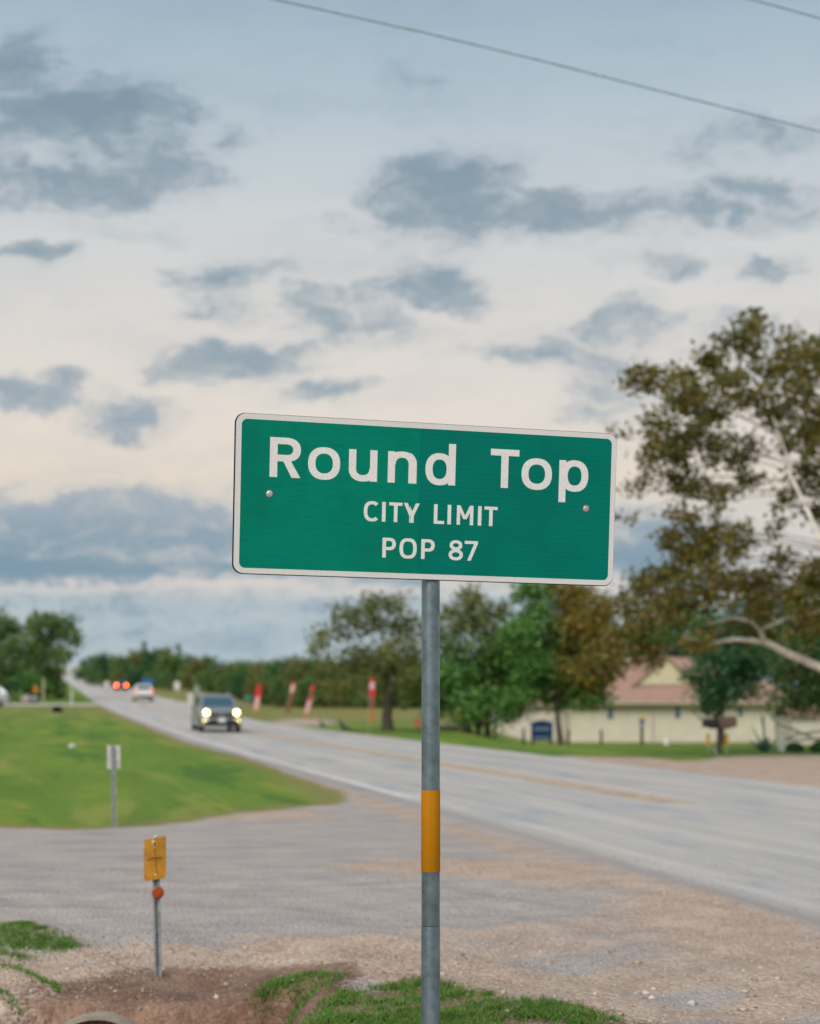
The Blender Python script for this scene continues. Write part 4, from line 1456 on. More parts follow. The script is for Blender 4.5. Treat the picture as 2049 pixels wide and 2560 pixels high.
post_sign('blue_sign', 'blue rectangular highway sign beyond the white car', 'road sign', 370, 1696, 1711, 29, 205, M['sign_blue'])
post_sign('round_sign', 'pale round sign on a post right of the white car', 'road sign', 443, 1702, 1727, 17, 125, M['sign_grey'], 'round')
post_sign('sign_back', 'small grey sign seen from behind, left of the brake lights', 'road sign', 267, 1702, 1718, 14, 190, M['sign_grey'], 'round')
post_sign('small_sign', 'small dull grey sign on a post above the grey car', 'road sign', 493, 1714, 1732, 11, 110, M['galv_post'], 'rect')
post_sign('orange_sign', 'small orange diamond sign in front of the dark trees by the side road', 'road sign', 90, 1714, 1733, 16, 138, M['sign_orange'], 'diamond')
post_sign('street_sign', 'tiny green street name sign at the edge of the field', 'road sign', 620, 1739, 1748, 18, 150, M['sign_green'])
post_sign('red_sign', 'faded red brown sign on a short post beside the highway', 'sign', 1044, 1794, 1817, 20, 62, M['sign_redbrown'], post_mat=M['wood_dark'])
post_sign('warning_sign', 'small white and red sign on a pole behind the leafy trees', 'sign', 1142, 1765, 1783, 13, 78, M['flag_white'])
wb_ = at(477, 108)
wp = thing('verge_post', 'pale square post on the verge beside the grey car', 'post', wb_)
hq = lambda v: CAMZ - (v - V0) / F * 108 - wb_.z
obj('post_shaft', MB().box((0, 0, hq(1745) / 2 - .05), (.10, .10, hq(1745) + .1)), M['sign_grey'], wp)
obj('post_cap', MB().box((0, 0, (hq(1733) + hq(1765)) / 2), (.42, .2, hq(1733) - hq(1765)), bev=.03), M['sign_grey'], wp)
wq = at(180, 121)
tp_ = thing('marker_post', 'slim white marker post at the corner of the side road', 'post', wq)
obj('post_shaft', MB().tube([(0, 0, -.1), (0, 0, 1.5)], .06, 8), M['white'], tp_, True)
obj('reflector', MB().box((0, -.07, 1.3), (.09, .02, .2), bev=.008), M['sign_grey'], tp_)
wq = at(109, 134)
tp_ = thing('wooden_pole', 'weathered grey pole standing before the trees left of the road', 'pole', wq)
obj('pole_shaft', MB().tube([(0, 0, -.1), (.02, 0, 1.2), (.0, 0, 2.3)], [.1, .09, .08], 8), M['wood_pale'], tp_, True)
obj('pole_cap', MB().lathe([(.1, 2.3), (.1, 2.36), (.03, 2.4)], 10), M['galv_post'], tp_, True)

def lump(name, label, cat, loc, d, mat, seed, group=None):
    r_ = random.Random(seed)
    mb_ = MB()
    rings = []
    for i in range(7):
        ph = -PI / 2 + PI * i / 6
        rings.append([(d[0] * max(.05, math.cos(ph)) * math.cos(a) * r_.uniform(.8, 1.15), d[1] * max(.05, math.cos(ph)) * math.sin(a) * r_.uniform(.8, 1.15), d[2] * (math.sin(ph) + .75) * r_.uniform(.92, 1.08)) for a in [2 * PI * k_ / 12 for k_ in range(12)]])
    mb_.loft(rings)
    o = obj(name, mb_, mat, None, True)
    o.location = loc
    return tag(o, label, cat, group)
M['boulder'] = principled('pinkish_boulder', (.36, .29, .27), .9, 0, .2, 4)
lump('boulder', 'larger pinkish boulder at the foot of the dark trees by the side road', 'rock', at(67, 133), (.5, .4, .42), M['boulder'], 3)
lump('boulder', 'greyer boulder just right of the pinkish one by the side road', 'rock', at(86, 134), (.42, .4, .34), principled('grey_boulder', (.28, .26, .27), .9, 0, .2, 4), 4)
lump('litter_bag', 'small crumpled white bag lying on the lawn', 'litter', at(181, 46), (.12, .09, .06), M['white'], 5)
dc = at(146, 100)
dp = thing('drain_pipe', 'small dark drain opening in the lawn below the side road', 'pipe', dc)
obj('pipe_ring', MB().lathe([(.30, .0), (.30, .5), (.34, .5), (.34, .0), (.30, .0)], 20, 'y', (0, .1, .12)), M['wood_dark'], dp, True)
obj('apron', MB().box((0, -.75, -.02), (.8, .7, .1), bev=.02), M['concrete'], dp)

def stump(label, u, Y, hgt, lean, seed):
    r_ = random.Random(seed)
    b = at(u, Y)
    s_ = thing('tree_stump', label, 'stump', b)
    rings = []
    for i in range(6):
        t_ = i / 5
        rr_ = .42 * (1 - .8 * t_) * hgt
        rings.append([(lean * t_ * hgt + rr_ * math.cos(a) * r_.uniform(.8, 1.2), rr_ * math.sin(a) * r_.uniform(.8, 1.2), -.05 + hgt * t_ * r_.uniform(.9, 1.1)) for a in [2 * PI * k_ / 10 for k_ in range(10)]])
    obj('stump_wood', MB().loft(rings), M['wood_dark'], s_, True)
    for a in (.3, 2.0, 3.6, 5.1):
        obj('root', MB().tube([(0, 0, .15 * hgt), (.4 * math.cos(a) * hgt, .4 * math.sin(a) * hgt, .08 * hgt), (.85 * math.cos(a) * hgt, .85 * math.sin(a) * hgt, -.06)], [.1 * hgt, .07 * hgt, .03], 6), M['wood_dark'], s_, True)
stump('smaller dark broken stump on the far verge, nearer the leaning flags', 812, 77, .42, -.6, 1)
stump('larger dark broken stump on the far verge, nearer the oak', 868, 70, .52, -.7, 2)

# mailboxes
mb_p = at(1797, 41)
MZ = lambda v: CAMZ - (v - V0) / F * 41 - mb_p.z
mp_ = thing('mailbox_post', 'dark wooden post with a cross board carrying two mailboxes at the yard edge', 'post', mb_p)
obj('post_shaft', MB().box((0, 0, MZ(1822) / 2 - .05), (.10, .10, MZ(1822) + .1)), M['wood_dark'], mp_)
obj('cross_board', MB().box((0, 0, MZ(1820)), (.62, .2, .04)), M['wood_dark'], mp_)
obj('brace_pipe', MB().tube([(-.33, -.05, MZ(1862)), (-.16, -.08, MZ(1874)), (-.10, -.1, MZ(1884)), (-.10, -.1, -.05)], .025, 8), M['sign_grey'], mp_, True)
def mailbox(label, x, mat, w, lgt, rz):
    m_ = thing('mailbox', label, 'mailbox', mb_p + Vector((x, 0, MZ(1820) + .022)), rz)
    prof_ = [(-w / 2, 0), (w / 2, 0), (w / 2, w * .55)] + [(w / 2 * math.cos(a), w * .55 + w / 2 * math.sin(a)) for a in [PI * i / 10 for i in range(1, 10)]] + [(-w / 2, w * .55)]
    obj('box', MB().prism(prof_, -lgt / 2, lgt / 2), mat, m_)
    obj('door', MB().prism([(px * .94, pz * .94 + .005) for px, pz in prof_], -lgt / 2 - .012, -lgt / 2 - .001), mat, m_)
    obj('flag', MB().box((w / 2 + .012, -.05, w * .75), (.012, .04, .14)), M['flag_white'], m_)
mailbox('black mailbox on the left half of the shared board', -.25, M['black'], .24, .46, rad(68))
M['brownbox'] = principled('brown_mailbox', (.17, .11, .085), .6)
mailbox('larger brown mailbox on the right half of the shared board', .22, M['brownbox'], .30, .52, rad(80))
M['yellow'] = principled('yellow_plastic', (.58, .32, .01), .5)
for u, lb in ((1768, 'yellow reflector stake left of the mailbox post'), (1815, 'yellow reflector stake right of the mailbox post')):
    b = at(u, 40.8)
    s_ = thing('reflector_stake', lb, 'reflector', b)
    z1 = CAMZ - (1866 - V0) / F * 40.8 - b.z
    z2 = CAMZ - (1834 - V0) / F * 40.8 - b.z
    obj('stake', MB().tube([(0, 0, -.08), (0, 0, z2)], .014, 6), M['sign_grey'], s_, True)
    obj('reflector', MB().box((0, -.02, (z1 + z2) / 2), (.10, .02, z2 - z1), bev=.008), M['yellow'], s_)
bb = at(1603, 50)
b_z = lambda v: CAMZ - (v - V0) / F * 50 - bb.z
bs = thing('bird_house_post', 'brown wooden post topped with a small blue box in front of the cream house', 'post', bb)
obj('post_shaft', MB().box((0, 0, b_z(1814) / 2 - .05), (.10, .10, b_z(1814) + .1)), M['wood_dark'], bs)
obj('box_body', MB().box((0, 0, b_z(1805)), (.17, .15, .17), bev=.02), M['sign_blue'], bs)
obj('box_roof', MB().prism([(-.12, b_z(1799)), (.12, b_z(1799)), (0, b_z(1791))], -.1, .1), M['yellow'], bs)
# navy board in front of the outbuilding
nb = at(1353, 72)
nz_ = lambda v: CAMZ - (v - V0) / F * 72 - nb.z
ns = thing('notice_board', 'navy blue sign board with two pale lines of print beside the slim tree trunk', 'sign', nb)
bw = 54 / F * 72 / 2
prof_ = [(-bw, nz_(1852)), (bw, nz_(1852)), (bw, nz_(1805)), (bw * .6, nz_(1804)), (bw * .5, nz_(1801)), (-bw * .5, nz_(1801)), (-bw * .6, nz_(1804)), (-bw, nz_(1805))]
bd = obj('board', MB().prism(prof_, -.05, 0), M['navy'], ns)
M['print'] = principled('pale_blue_print', (.32, .38, .52), .6, 0, .35, 25)
for v, ww, hh in ((1822, .74, .14), (1845, .8, .12)):
    for i in range(5):
        obj('print_mark', MB().box((bw * ww * (-.8 + .4 * i), -.053, nz_(v)), (bw * .26, .004, hh * (.9 + .2 * (i % 2)))), M['print'], bd)
for s in (-1, 1):
    obj('post', MB().box((s * bw * .8, .06, nz_(1830) / 2 - .05), (.09, .09, nz_(1830) + .1)), M['wood_dark'], ns)
for u, lb in ((1236, 'weathered fence post beside the three dark trunks'), (1307, 'weathered fence post left of the navy board'), (1419, 'weathered fence post just right of the slim leaning trunk'), (1501, 'weathered fence post alone before the cream wall')):
    b = at(u, 74)
    o = obj('fence_post', MB().tube([(0, 0, -.1), (.01, 0, .5), (rnd.uniform(-.04, .04), 0, .95)], [.075, .07, .06], 7), M['wood_dark'], None, True)
    o.location = b
    tag(o, lb, 'post', 'old fence posts before the outbuilding and house')
# yellow cart behind the trunks
yc = at(1172, 76)
yt = thing('yellow_cart', 'low yellow cart standing behind the dark tree trunks', 'cart', yc)
obj('cart_bed', MB().box((0, 0, .62), (1.65, .9, .45), bev=.04), M['yellow'], yt)
obj('hitch', MB().tube([(-.8, 0, .5), (-1.2, 0, .4), (-1.3, 0, .1)], .03, 6), M['black'], yt, True)
for s in (-1, 1):
    obj('wheel', MB().lathe([(.1, -.06), (.27, -.06), (.29, 0), (.27, .06), (.1, .06)], 16, 'y', (s * .5, -.5, .29)), M['rubber'], yt, True)
    obj('wheel', MB().lathe([(.1, -.06), (.27, -.06), (.29, 0), (.27, .06), (.1, .06)], 16, 'y', (s * .5, .5, .29)), M['rubber'], yt, True)
lg = obj('fallen_log', MB().tube([(-.55, 0, .12), (0, .03, .15), (.6, -.02, .13)], [.13, .15, .12], 9), M['wood_pale'], None, True)
lg.location = at(1118, 70)
tag(lg, 'grey fallen log lying in the grass left of the dark trunks', 'log')
bk = obj('bucket', MB().lathe([(.16, 0), (.19, .38), (.205, .38), (.205, .42), (.18, .42), (.15, .05)], 18), M['white'], None, True)
bk.location = at(1664, 88)
tag(bk, 'white bucket on the grass at the foot of the cream house wall', 'bucket')

# fence on the right
fy_ = 43.0
fb = at(1952, fy_)
fz = lambda v: CAMZ - (v - V0) / F * fy_ - fb.z
fx = lambda u: (u - 1952) / F * fy_
wf = thing('rail_fence', 'pale timber rail fence with a thick white corner post at the yard edge', 'fence', fb)
obj('post', MB().box((0, 0, fz(1832) / 2 - .05), (.17, .17, fz(1832) + .1), bev=.015), M['white'], wf, label='thick white corner post')
obj('post_cap', MB().box((0, 0, fz(1832) + .02), (.21, .21, .04), bev=.01), M['white'], wf)
obj('post', MB().box((fx(2062), .05, fz(1800) / 2 - .05), (.12, .12, fz(1800) + .1)), M['wood_pale'], wf)
def rail(pts_, r=.045):
    obj('rail', MB().tube([(fx(u), .05 + .03 * i, fz(v)) for i, (u, v) in enumerate(pts_)], r, 6), M['wood_pale'], wf, True)
rail([(1930, 1800), (1975, 1797), (2010, 1801), (2062, 1793)], .05)
rail([(1938, 1808), (1985, 1824), (2020, 1840), (2062, 1858)])
rail([(1950, 1855), (1990, 1836), (2062, 1828)])
rail([(1950, 1846), (2000, 1850), (2062, 1846)], .04)
wr = at(2040, 70)
gh = thing('white_shed', 'low off white shed glimpsed behind the pale rail fence', 'shed', wr)
obj('wall', MB().box((.6, 1.5, .75), (3.6, 3, 1.5)), M['offwhite'], gh)
obj('roof', MB().slab([(-1.4, -.25, 1.5), (2.6, -.25, 1.5), (2.6, 1.5, 2.1), (-1.4, 1.5, 2.1)], .06).slab([(-1.4, 3.2, 1.5), (2.6, 3.2, 1.5), (2.6, 1.5, 2.1), (-1.4, 1.5, 2.1)], .06), M['shingle'], gh)

# agave
ag = at(1908, 42.5)
agv = thing('agave_plant', 'spiky blue green agave growing beside the white fence post', 'plant', ag)
M['agave'] = principled('agave_leaf', (.10, .19, .17), .5, 0, .2, 6)
for i in range(26):
    an = i * 2.399
    el = rad(25 + 55 * ((i * 7) % 26) / 26)
    L_f = rnd.uniform(.45, .75) + (.35 if i == 25 else 0)
    d_ = Vector((math.cos(an) * math.cos(el), math.sin(an) * math.cos(el), math.sin(el)))
    sd_ = Vector((-math.sin(an), math.cos(an), 0))
    upv = d_.cross(sd_) * -1
    mb_ = MB()
    rings = []
    for t_, w_ in ((0, .045), (.35, .06), (.7, .04), (1, .004)):
        p0 = d_ * L_f * t_ + Vector((0, 0, -.12 * t_ * t_))
        rings.append([p0 + sd_ * w_, p0 + upv * w_ * .35, p0 - sd_ * w_, p0 - upv * w_ * .25])
    mb_.loft(rings)
    obj('leaf', mb_, M['agave'], agv)
obj('flower_stalk', MB().tube([(.02, 0, .1), (0, 0, .7), (-.05, 0, 1.02)], [.04, .035, .05], 7), M['agave'], agv, True)

# clipped bushes
def bush(name, label, u, Y, rx, rz_, mat, n=2200, leaf=.05, cat='bush', group=None):
    b = at(u, Y)
    s_ = thing(name, label, cat, b, 0, group)
    d = nrg.normal(0, 1, (n, 3))
    d /= np.linalg.norm(d, axis=1)[:, None]
    r_ = nrg.uniform(.55, 1.0, n) ** .4
    c_ = d * r_[:, None] * np.array([rx, rx * .8, rz_])
    c_[:, 2] = np.abs(c_[:, 2] + rz_ * .45) 
    cr = bpy.data.objects.new('foliage', leaf_cloud('foliage', c_, leaf, mat))
    COL.objects.link(cr)
    cr.parent = s_
    cr['kind'] = 'stuff'
    obj('stem', MB().tube([(0, 0, -.05), (.02, 0, rz_ * .6)], [.03, .015], 6), M['bark'], s_, True)
bush('clipped_bush', 'round dark clipped bush right next to the white fence post', 1985, 42.2, .27, .20, M['lf_dark'])
bush('clipped_bush', 'dark clipped bush cut by the photo edge, second from the white post', 2046, 42.0, .27, .22, M['lf_dark'])

# ------------------------------------------------------------------ the near trees
def tree_px(name, label, u, Y, blobs, mats, stems_px, dep=1.5, **kw):
    b = at(u, Y)
    bl = px_blobs(blobs, Y, b, dep)
    stems = []
    for pts_, r0, r1 in stems_px:
        stems.append(([Vector(((uu - U0) / F * Y - b.x, rnd.uniform(-.1, .1), CAMZ - (vv - V0) / F * Y - b.z)) for uu, vv in pts_], r0, r1))
    for st_ in stems:
        st_[0][0].z = -.15
    return build_tree(name, label, b, bl, mats, None, stems=stems, **kw)


# sycamore, its trunk just outside the frame
SY = 38.0
syc = [(2025, 1190, 46), (2045, 1290, 40), (2035, 1060, 50), (1940, 1310, 30), (1990, 870, 40), (1856, 838, 62), (1880, 800, 28), (1973, 838, 30), (1920, 900, 60), (1772, 900, 45), (1700, 935, 40), (1620, 938, 48), (1575, 955, 26), (1689, 994, 60), (1772, 1020, 70), (1647, 1140, 62), (1640, 1060, 40),
       (1730, 1110, 72), (1835, 1130, 66), (1939, 1010, 75), (2002, 940, 70), (2010, 1094, 70), (1597, 1215, 30), (1710, 1205, 62), (1870, 1200, 42), (1960, 1235, 36), (1850, 970, 60), (1800, 940, 40),
       (1772, 1360, 66), (1730, 1390, 70), (1835, 1344, 56), (1660, 1350, 40), (1650, 1450, 70), (1584, 1490, 60), (1772, 1470, 80), (1689, 1520, 80), (1600, 1560, 60), (1550, 1590, 56), (1520, 1640, 50), (1620, 1640, 46),
       (1897, 1480, 60), (1960, 1400, 34), (2002, 1550, 60), (1880, 1560, 60), (1750, 1600, 46), (1556, 1090, 18), (1560, 1290, 22), (2060, 1450, 60), (2040, 1440, 50), (1990, 1485, 50), (1930, 1440, 40), (2045, 1540, 50), (1900, 1520, 44), (1850, 1450, 46), (1700, 1290, 40), (1790, 1250, 44),
       (2120, 900, 90), (2150, 1050, 100), (2220, 1150, 110), (2120, 1250, 80), (2240, 1350, 110), (2140, 1480, 90), (2060, 870, 60), (2290, 1000, 100), (2080, 1180, 40)]
b = at(2205, SY)
def pxl(u, v, y=0):
    return Vector(((u - U0) / F * (SY + y), SY + y, CAMZ - (v - V0) / F * (SY + y))) - b
sy_tree = build_tree('sycamore_tree', 'big sycamore with pale bark and browning leaves reaching over the house from the frame edge', b, px_blobs(syc, SY, b, 2.2), M['lf_syc'],
           ([(0, 0, -.2), (-.05, 0, 1.5), (.0, .05, 3.2), (-.15, 0, 5.0), (-.3, 0, 6.6)], .32, .16), leaf=.165, per=55, clump_r=.16, leaves=24, bark=M['mid_bark'], limb_r=.022, shell=.12, limbs_as_parts=False)
for path, r0, r1 in (([(2205, 1760), (2110, 1690), (2049, 1668), (1960, 1630), (1915, 1606), (1875, 1600), (1830, 1598), (1770, 1608), (1700, 1588)], .15, .03),
                     ([(2190, 1500), (2120, 1518), (2049, 1525), (1960, 1547), (1898, 1576), (1874, 1552), (1830, 1544), (1762, 1562)], .09, .03),
                     ([(1898, 1574), (1904, 1590), (1912, 1606)], .06, .06),
                     ([(2150, 1560), (2080, 1440), (2049, 1350), (2010, 1260), (1975, 1190), (1962, 1130), (1930, 1040)], .085, .02),
                     ([(2180, 1440), (2100, 1460), (2000, 1480), (1930, 1450)], .06, .02)):
    obj('bough', MB().tube([pxl(u, v, -.4 + .1 * i) for i, (u, v) in enumerate(path)] if path[0] != (2150, 1560) else [pxl(u, v, -2.2 + .15 * i) for i, (u, v) in enumerate(path)], [r0 + (r1 - r0) * i / (len(path) - 1) for i in range(len(path))], 10), M['pale_bark'], sy_tree, True, label='pale bare bough')

tree_px('leafy_tree', 'green multi stemmed tree standing right of the sign pole', 1190, 66,
        [(1180, 1500, 34), (1155, 1540, 45), (1230, 1545, 45), (1200, 1600, 70), (1120, 1620, 50), (1260, 1620, 55), (1150, 1680, 65), (1230, 1690, 70), (1110, 1700, 45), (1290, 1690, 50), (1120, 1750, 50), (1180, 1760, 55), (1250, 1765, 50), (1290, 1750, 40), (1090, 1640, 28), (1295, 1600, 44), (1300, 1655, 46), (1085, 1565, 26)],
        [(M['lf_green'], lambda c: c[:, 2] < 4.0 + nrg.normal(0, .7, len(c))), (M['lf_oak'], lambda c: c[:, 2] > 4.6 + nrg.normal(0, .7, len(c)))],
        [([(1163, 1846), (1168, 1800), (1175, 1700)], .22, .12), ([(1193, 1846), (1196, 1800), (1205, 1700)], .10, .06), ([(1218, 1846), (1216, 1800), (1235, 1690)], .13, .07)], leaf=.24, per=26, clump_r=.28, leaves=34, limb_r=.03)
tree_px('autumn_tree', 'slim leaning tree with green and orange foliage beside the navy board', 1396, 64,
        [(1330, 1490, 40), (1370, 1470, 34), (1345, 1550, 42), (1420, 1500, 55), (1470, 1530, 60), (1440, 1590, 70), (1500, 1600, 60), (1380, 1640, 55), (1340, 1660, 40), (1450, 1680, 60), (1500, 1680, 45), (1340, 1720, 36), (1400, 1730, 45), (1470, 1740, 36), (1390, 1580, 40), (1490, 1755, 22), (1310, 1590, 44), (1302, 1715, 34)],
        [(M['lf_green'], lambda c: (c[:, 0] < -.2 + nrg.normal(0, .35, len(c))) | (c[:, 2] < 2.6 + nrg.normal(0, .3, len(c)))), (M['lf_orange'], lambda c: (c[:, 0] > -.25 + nrg.normal(0, .35, len(c))) & (c[:, 2] > 2.3 + nrg.normal(0, .3, len(c))))],
        [([(1402, 1850), (1392, 1800), (1390, 1750), (1400, 1660)], .13, .07)], leaf=.22, per=36, clump_r=.26, leaves=42, limb_r=.025)
tree_px('oak_tree', 'spreading oak with a thin open crown on the grass beside the tallest flag', 970, 67,
        [(880, 1540, 50), (930, 1520, 44), (990, 1515, 40), (1030, 1560, 40), (800, 1590, 34), (850, 1580, 40), (920, 1570, 44), (985, 1580, 40), (785, 1610, 26), (1040, 1620, 40), (965, 1630, 40), (860, 1690, 44), (900, 1670, 44), (960, 1690, 50), (1020, 1690, 44), (930, 1740, 34), (1000, 1740, 30), (1060, 1580, 36), (820, 1660, 30), (850, 1725, 34), (910, 1705, 44), (955, 1650, 46), (1010, 1655, 46), (880, 1640, 36), (1040, 1715, 36)],
        M['lf_oak'], [([(970, 1832), (968, 1790), (975, 1740), (985, 1690)], .27, .17)], leaf=.2, per=20, clump_r=.25, leaves=30, shell=.1, limb_r=.03)
tree_px('evergreen_tree', 'dense dark green tree right behind the mailboxes', 1798, 58,
        [(1800, 1590, 60), (1760, 1610, 45), (1850, 1610, 50), (1790, 1660, 70), (1745, 1690, 28), (1850, 1670, 60), (1880, 1640, 40), (1760, 1740, 40), (1810, 1730, 50), (1860, 1710, 45), (1780, 1770, 30)],
        M['lf_dark'], [([(1800, 1850), (1800, 1800), (1802, 1740)], .16, .1)], leaf=.18, per=40, clump_r=.22, leaves=34)
tree_px('shade_tree', 'dark low tree overhanging the rail fence at the frame edge', 2085, 52,
        [(1985, 1690, 60), (2040, 1650, 80), (1960, 1740, 45), (2010, 1760, 45), (2060, 1740, 60), (2110, 1660, 90), (2130, 1750, 70), (1950, 1640, 40), (2000, 1610, 50)],
        [(M['lf_dark'], lambda c: nrg.uniform(0, 1, len(c)) < .55), (M['lf_oak'], lambda c: nrg.uniform(0, 1, len(c)) < .5)], [([(2085, 1850), (2080, 1780), (2075, 1700)], .2, .12)], leaf=.18, per=36, clump_r=.24, leaves=36)
tree_px('background_tree', 'tall dark green tree behind the right wing of the house roof', 1930, 116,
        [(1880, 1560, 80), (1960, 1540, 80), (2030, 1560, 90), (1930, 1640, 90), (2020, 1650, 90), (1830, 1600, 60), (1850, 1660, 60)], M['lf_dark'], [([(1930, 1850), (1935, 1750), (1940, 1640)], .3, .2)], dep=2.5, leaf=.36, per=8, clump_r=.45, leaves=36)
tree_px('background_tree', 'rounded green tree behind the roof ridge of the house', 1700, 120,
        [(1640, 1570, 70), (1720, 1560, 70), (1780, 1590, 60), (1600, 1620, 50), (1690, 1640, 80), (1560, 1640, 44)], M['lf_green'], [([(1700, 1850), (1700, 1750), (1690, 1640)], .3, .2)], dep=2.5, leaf=.36, per=8, clump_r=.45, leaves=36)
tree_px('background_tree', 'broad green tree behind the outbuilding roof', 1330, 112,
        [(1270, 1660, 60), (1340, 1640, 60), (1400, 1660, 60), (1300, 1720, 60), (1370, 1720, 60)], M['lf_wood'], [([(1330, 1850), (1330, 1750), (1335, 1690)], .3, .2)], dep=2.5, leaf=.36, per=8, clump_r=.45, leaves=36)

# left trees by the side road
tree_px('roadside_tree', 'tall green tree at the corner of the side road and highway', 150, 152,
        [(110, 1560, 36), (150, 1550, 34), (175, 1590, 30), (120, 1610, 46), (150, 1642, 32), (95, 1650, 44), (128, 1690, 34), (100, 1710, 36), (85, 1570, 26), (138, 1728, 24), (190, 1606, 16)],
        M['lf_wood'], [([(150, 1755), (148, 1700), (140, 1640)], .3, .18)], dep=2.5, leaf=.38, per=10, clump_r=.4, leaves=34)
tree_px('roadside_tree', 'dark green tree cut by the frame edge beyond the side road', 10, 150,
        [(10, 1580, 40), (-30, 1560, 50), (45, 1620, 36), (0, 1650, 50), (-40, 1640, 60), (50, 1680, 40), (10, 1710, 40), (-60, 1700, 60)],
        M['lf_wood'], [([(10, 1755), (8, 1700), (0, 1640)], .35, .2)], dep=2.5, leaf=.38, per=10, clump_r=.4, leaves=34)
tree_px('roadside_tree', 'greyish tree with a thin crown between two fuller roadside trees', 70, 168,
        [(65, 1590, 36), (40, 1570, 26), (90, 1620, 34), (60, 1660, 40), (120, 1660, 34)],
        M['lf_wood_olive'], [([(70, 1748), (70, 1700), (66, 1640)], .3, .18)], dep=2.0, leaf=.38, per=6, clump_r=.36, leaves=18)
def shrub_px(label, u, Y, blobs, mat):
    tree_px('roadside_shrub', label, u, Y, blobs, mat, [([(u, 1755), (u, 1735), (u, 1720)], .06, .04)], dep=.8, leaf=.3, per=9, clump_r=.3, leaves=22, cat='bush')
shrub_px('bright green shrub below the tall tree at the side road corner', 88, 139, [(70, 1700, 26), (105, 1710, 22), (85, 1725, 24)], M['lf_green'])
shrub_px('dark shrub beside the silver car', 45, 139, [(40, 1700, 28), (60, 1725, 22), (30, 1730, 22)], M['lf_dark'])

# ------------------------------------------------------------------ the far wood: individual trees, four builds copied
protos = []
for kx, (mt, cone) in enumerate(((M['lf_wood'], 0), (M['lf_wood_olive'], 0), (M['lf_dark'], 0), (M['lf_wood'], 0), (M['lf_dark'], 1))):
    if cone:
        bl = [(rnd.uniform(-.3, .3), rnd.uniform(-.3, .3), 1.2 + i * 1.1, 1.9 - i * .27) for i in range(7)]
    else:
        bl = [(rnd.uniform(-2.2, 2.2), rnd.uniform(-1.8, 1.8), rnd.uniform(2.2, 6.3), rnd.uniform(1.2, 2.0)) for i in range(9)] + [(0, 0, 6.6, 1.4), (rnd.uniform(-2.4, -1.2), 0, 1.6, 1.5), (rnd.uniform(1.2, 2.4), 0, 1.5, 1.5)]
    protos.append((bl, mt, cone))
WOODMARK = [(212, 'the far road end'), (267, 'the small grey round sign'), (302, 'the bright brake lights'), (345, 'the white car'), (385, 'the blue highway sign'), (443, 'the pale round sign'), (493, 'the small dull sign'),
            (545, 'the grey car'), (633, 'the flag nearest the car'), (714, 'the flag with pale head'), (760, 'the dull red leaning flag'), (812, 'the smaller stump'), (868, 'the larger stump'), (925, 'the tallest flag'), (970, 'the oak trunk'),
            (1030, 'the faded red sign'), (1075, 'the sign pole'), (1150, 'the three dark trunks'), (1210, 'the yellow cart')]
KINDW = ['mid green tree', 'olive tinged tree', 'dark green tree', 'bushy green tree', 'pointed dark conifer']
used_labels = set()


def wood_label(u, Y, vt, kx):
    row = 'front' if vt > 1660 else 'back'
    for mu, txt in sorted(WOODMARK, key=lambda q: abs(q[0] - u)):
        side_ = 'behind' if abs(mu - u) < 8 else ('left of' if u < mu else 'right of')
        lb = '%s, %s row of far wood, %s %s' % (KINDW[kx], row, side_, txt)
        if lb not in used_labels:
            used_labels.add(lb)
            return lb


NAMES = [('broadleaf_tree', 'mid green tree in the wood at the far edge of the field'), ('olive_tree', 'olive tinged tree in the wood at the far edge of the field'),
         ('dark_tree', 'dark green tree in the wood at the far edge of the field'), ('bushy_tree', 'bushy green tree in the wood at the far edge of the field'), ('conifer_tree', 'pointed dark conifer rising from the far wood')]
wood = [  # u of the trunk, distance, photo row of the top, build
    (212, 330, 1640, 2), (236, 300, 1628, 0), (262, 280, 1622, 2), (285, 300, 1632, 3), (308, 275, 1628, 0), (334, 285, 1620, 1), (360, 270, 1596, 4), (352, 300, 1612, 0), (384, 262, 1614, 2), (410, 280, 1602, 1),
    (446, 268, 1602, 4), (430, 255, 1624, 0), (468, 262, 1626, 3), (492, 250, 1634, 1), (520, 258, 1628, 0), (548, 240, 1644, 2), (575, 235, 1646, 1), (602, 228, 1640, 0), (630, 222, 1642, 3), (660, 215, 1636, 1), (690, 208, 1634, 0),
    (722, 204, 1630, 2), (752, 198, 1622, 1), (782, 196, 1632, 3), (812, 194, 1636, 0), (842, 190, 1632, 1), (872, 188, 1634, 2), (905, 186, 1630, 3), (938, 184, 1626, 0), (972, 182, 1632, 1), (1005, 180, 1634, 2), (1040, 178, 1632, 3), (1075, 176, 1636, 0), (1110, 175, 1640, 1),
    (1150, 174, 1640, 3), (1190, 172, 1645, 2), (1230, 170, 1645, 0),
    (380, 236, 1672, 0), (470, 225, 1672, 1), (560, 210, 1680, 3), (640, 200, 1682, 1), (420, 228, 1668, 3), (520, 215, 1670, 0), (600, 204, 1676, 2), (700, 190, 1680, 3), (770, 184, 1684, 0), (840, 178, 1690, 1), (330, 252, 1668, 2), (290, 262, 1672, 1), (250, 275, 1672, 3), (228, 290, 1672, 0)]
first = {}
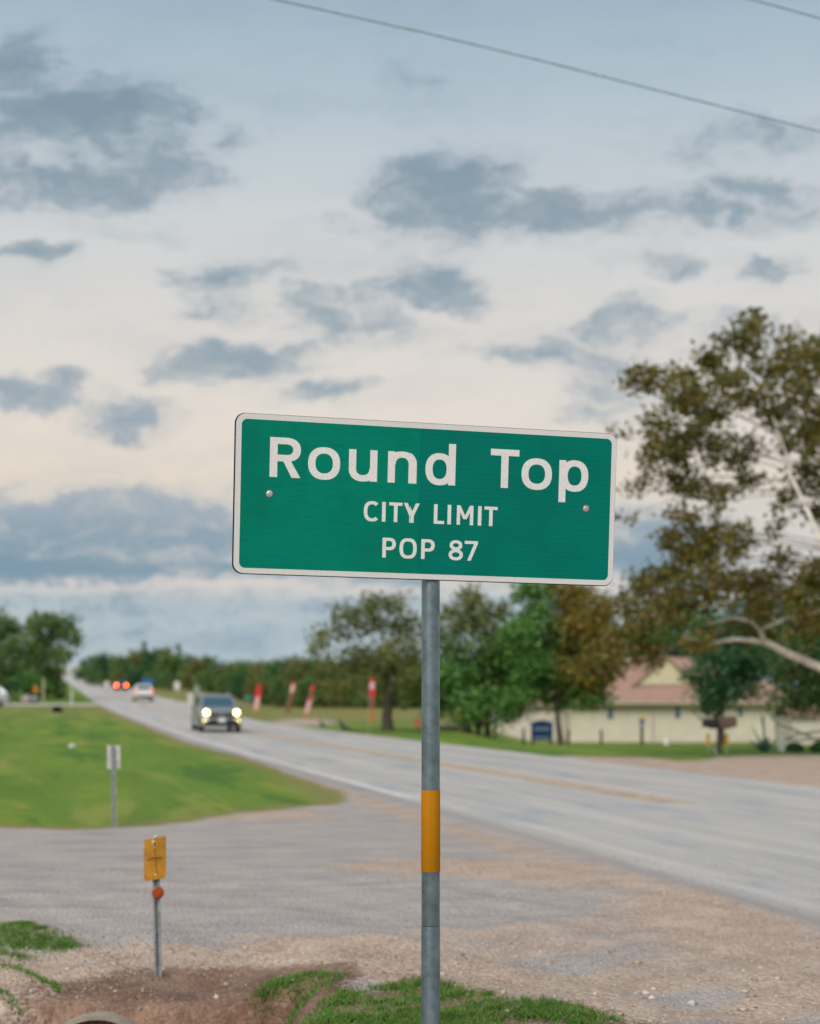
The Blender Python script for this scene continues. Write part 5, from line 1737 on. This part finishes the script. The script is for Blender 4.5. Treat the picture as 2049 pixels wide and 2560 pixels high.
for (u, Y, vt, kx) in wood:
    b = at(u, Y)
    hgt = (CAMZ - (vt - V0) / F * Y) - b.z
    if kx not in first:
        bl, mt, cone = protos[kx]
        tr = build_tree(NAMES[kx][0], NAMES[kx][1], b, bl, mt, ([(0, 0, -.3), (0, 0, 1.5), (0, 0, 4.5)], .28, .12), leaf=.42, per=5.5, clump_r=.38, leaves=22, group='trees of the far wood', shell=.3, twigs=False)
        first[kx] = tr
    else:
        tr = copy_tree(first[kx])
        tr.location = b
        tr.rotation_euler = (0, 0, rnd.uniform(0, 6.28))
    s = hgt / (8.4 if not protos[kx][2] else 9.0)
    wd = s * rnd.uniform(.95, 1.2) if not protos[kx][2] else s * .8
    tr.scale = (wd, wd, s)
    tr['label'] = wood_label(u, Y, vt, kx)
# undergrowth closing the wood's foot
ug = []
for (u0_, u1_, Y0, Y1, n_, hh) in ((205, 500, 285, 245, 9000, 4.0), (480, 1260, 238, 168, 15000, 3.2)):
    k_ = nrg.uniform(0, 1, n_)
    u_ = u0_ + (u1_ - u0_) * k_
    Y_ = Y0 + (Y1 - Y0) * k_ + nrg.uniform(0, 10, n_)
    x_ = (u_ - U0) / F * Y_
    keep_ = x_ > np.interp(Y_, RC_Y, RC_X) + 7
    x_, Y_ = x_[keep_], Y_[keep_]
    ug.append(np.stack([x_, Y_, terrain(x_, Y_) + hh * nrg.uniform(0, 1, len(x_)) * (.7 + .3 * np.sin(x_ * .9))], -1))
ugo = bpy.data.objects.new('undergrowth', leaf_cloud('undergrowth', np.concatenate(ug), .7, M['lf_wood']))
COL.objects.link(ugo)
tag(ugo, kind='stuff')

# ------------------------------------------------------------------ overhead cables
M['cable'] = principled('pale_weathered_cable', (.36, .48, .56), .6)
def cable(label, pts_px, Y, r):
    pts_ = [Vector(((u - U0) / F * y, y, CAMZ - (v - V0) / F * y)) for (u, v), y in zip(pts_px, Y)]
    # continue the line beyond the picture on both sides
    d0, d1 = pts_[0] - pts_[1], pts_[-1] - pts_[-2]
    pts_ = [pts_[0] + d0 * 2.2] + pts_ + [pts_[-1] + d1 * 2.2]
    o = obj('overhead_cable', MB().tube(pts_, r, 6), M['cable'], None, True)
    tag(o, label, 'cable')
cable('pale overhead cable crossing the sky from the top edge down to the right', [(700, 0), (1024, 72), (1365, 154), (1700, 240), (2049, 328)], [15.0, 15.8, 16.6, 17.4, 18.2], .013)
cable('short stretch of pale overhead cable in the top right corner of the sky', [(1882, -1), (1960, 20), (2049, 45), (2140, 70)], [15.6, 15.8, 16.0, 16.2], .012)
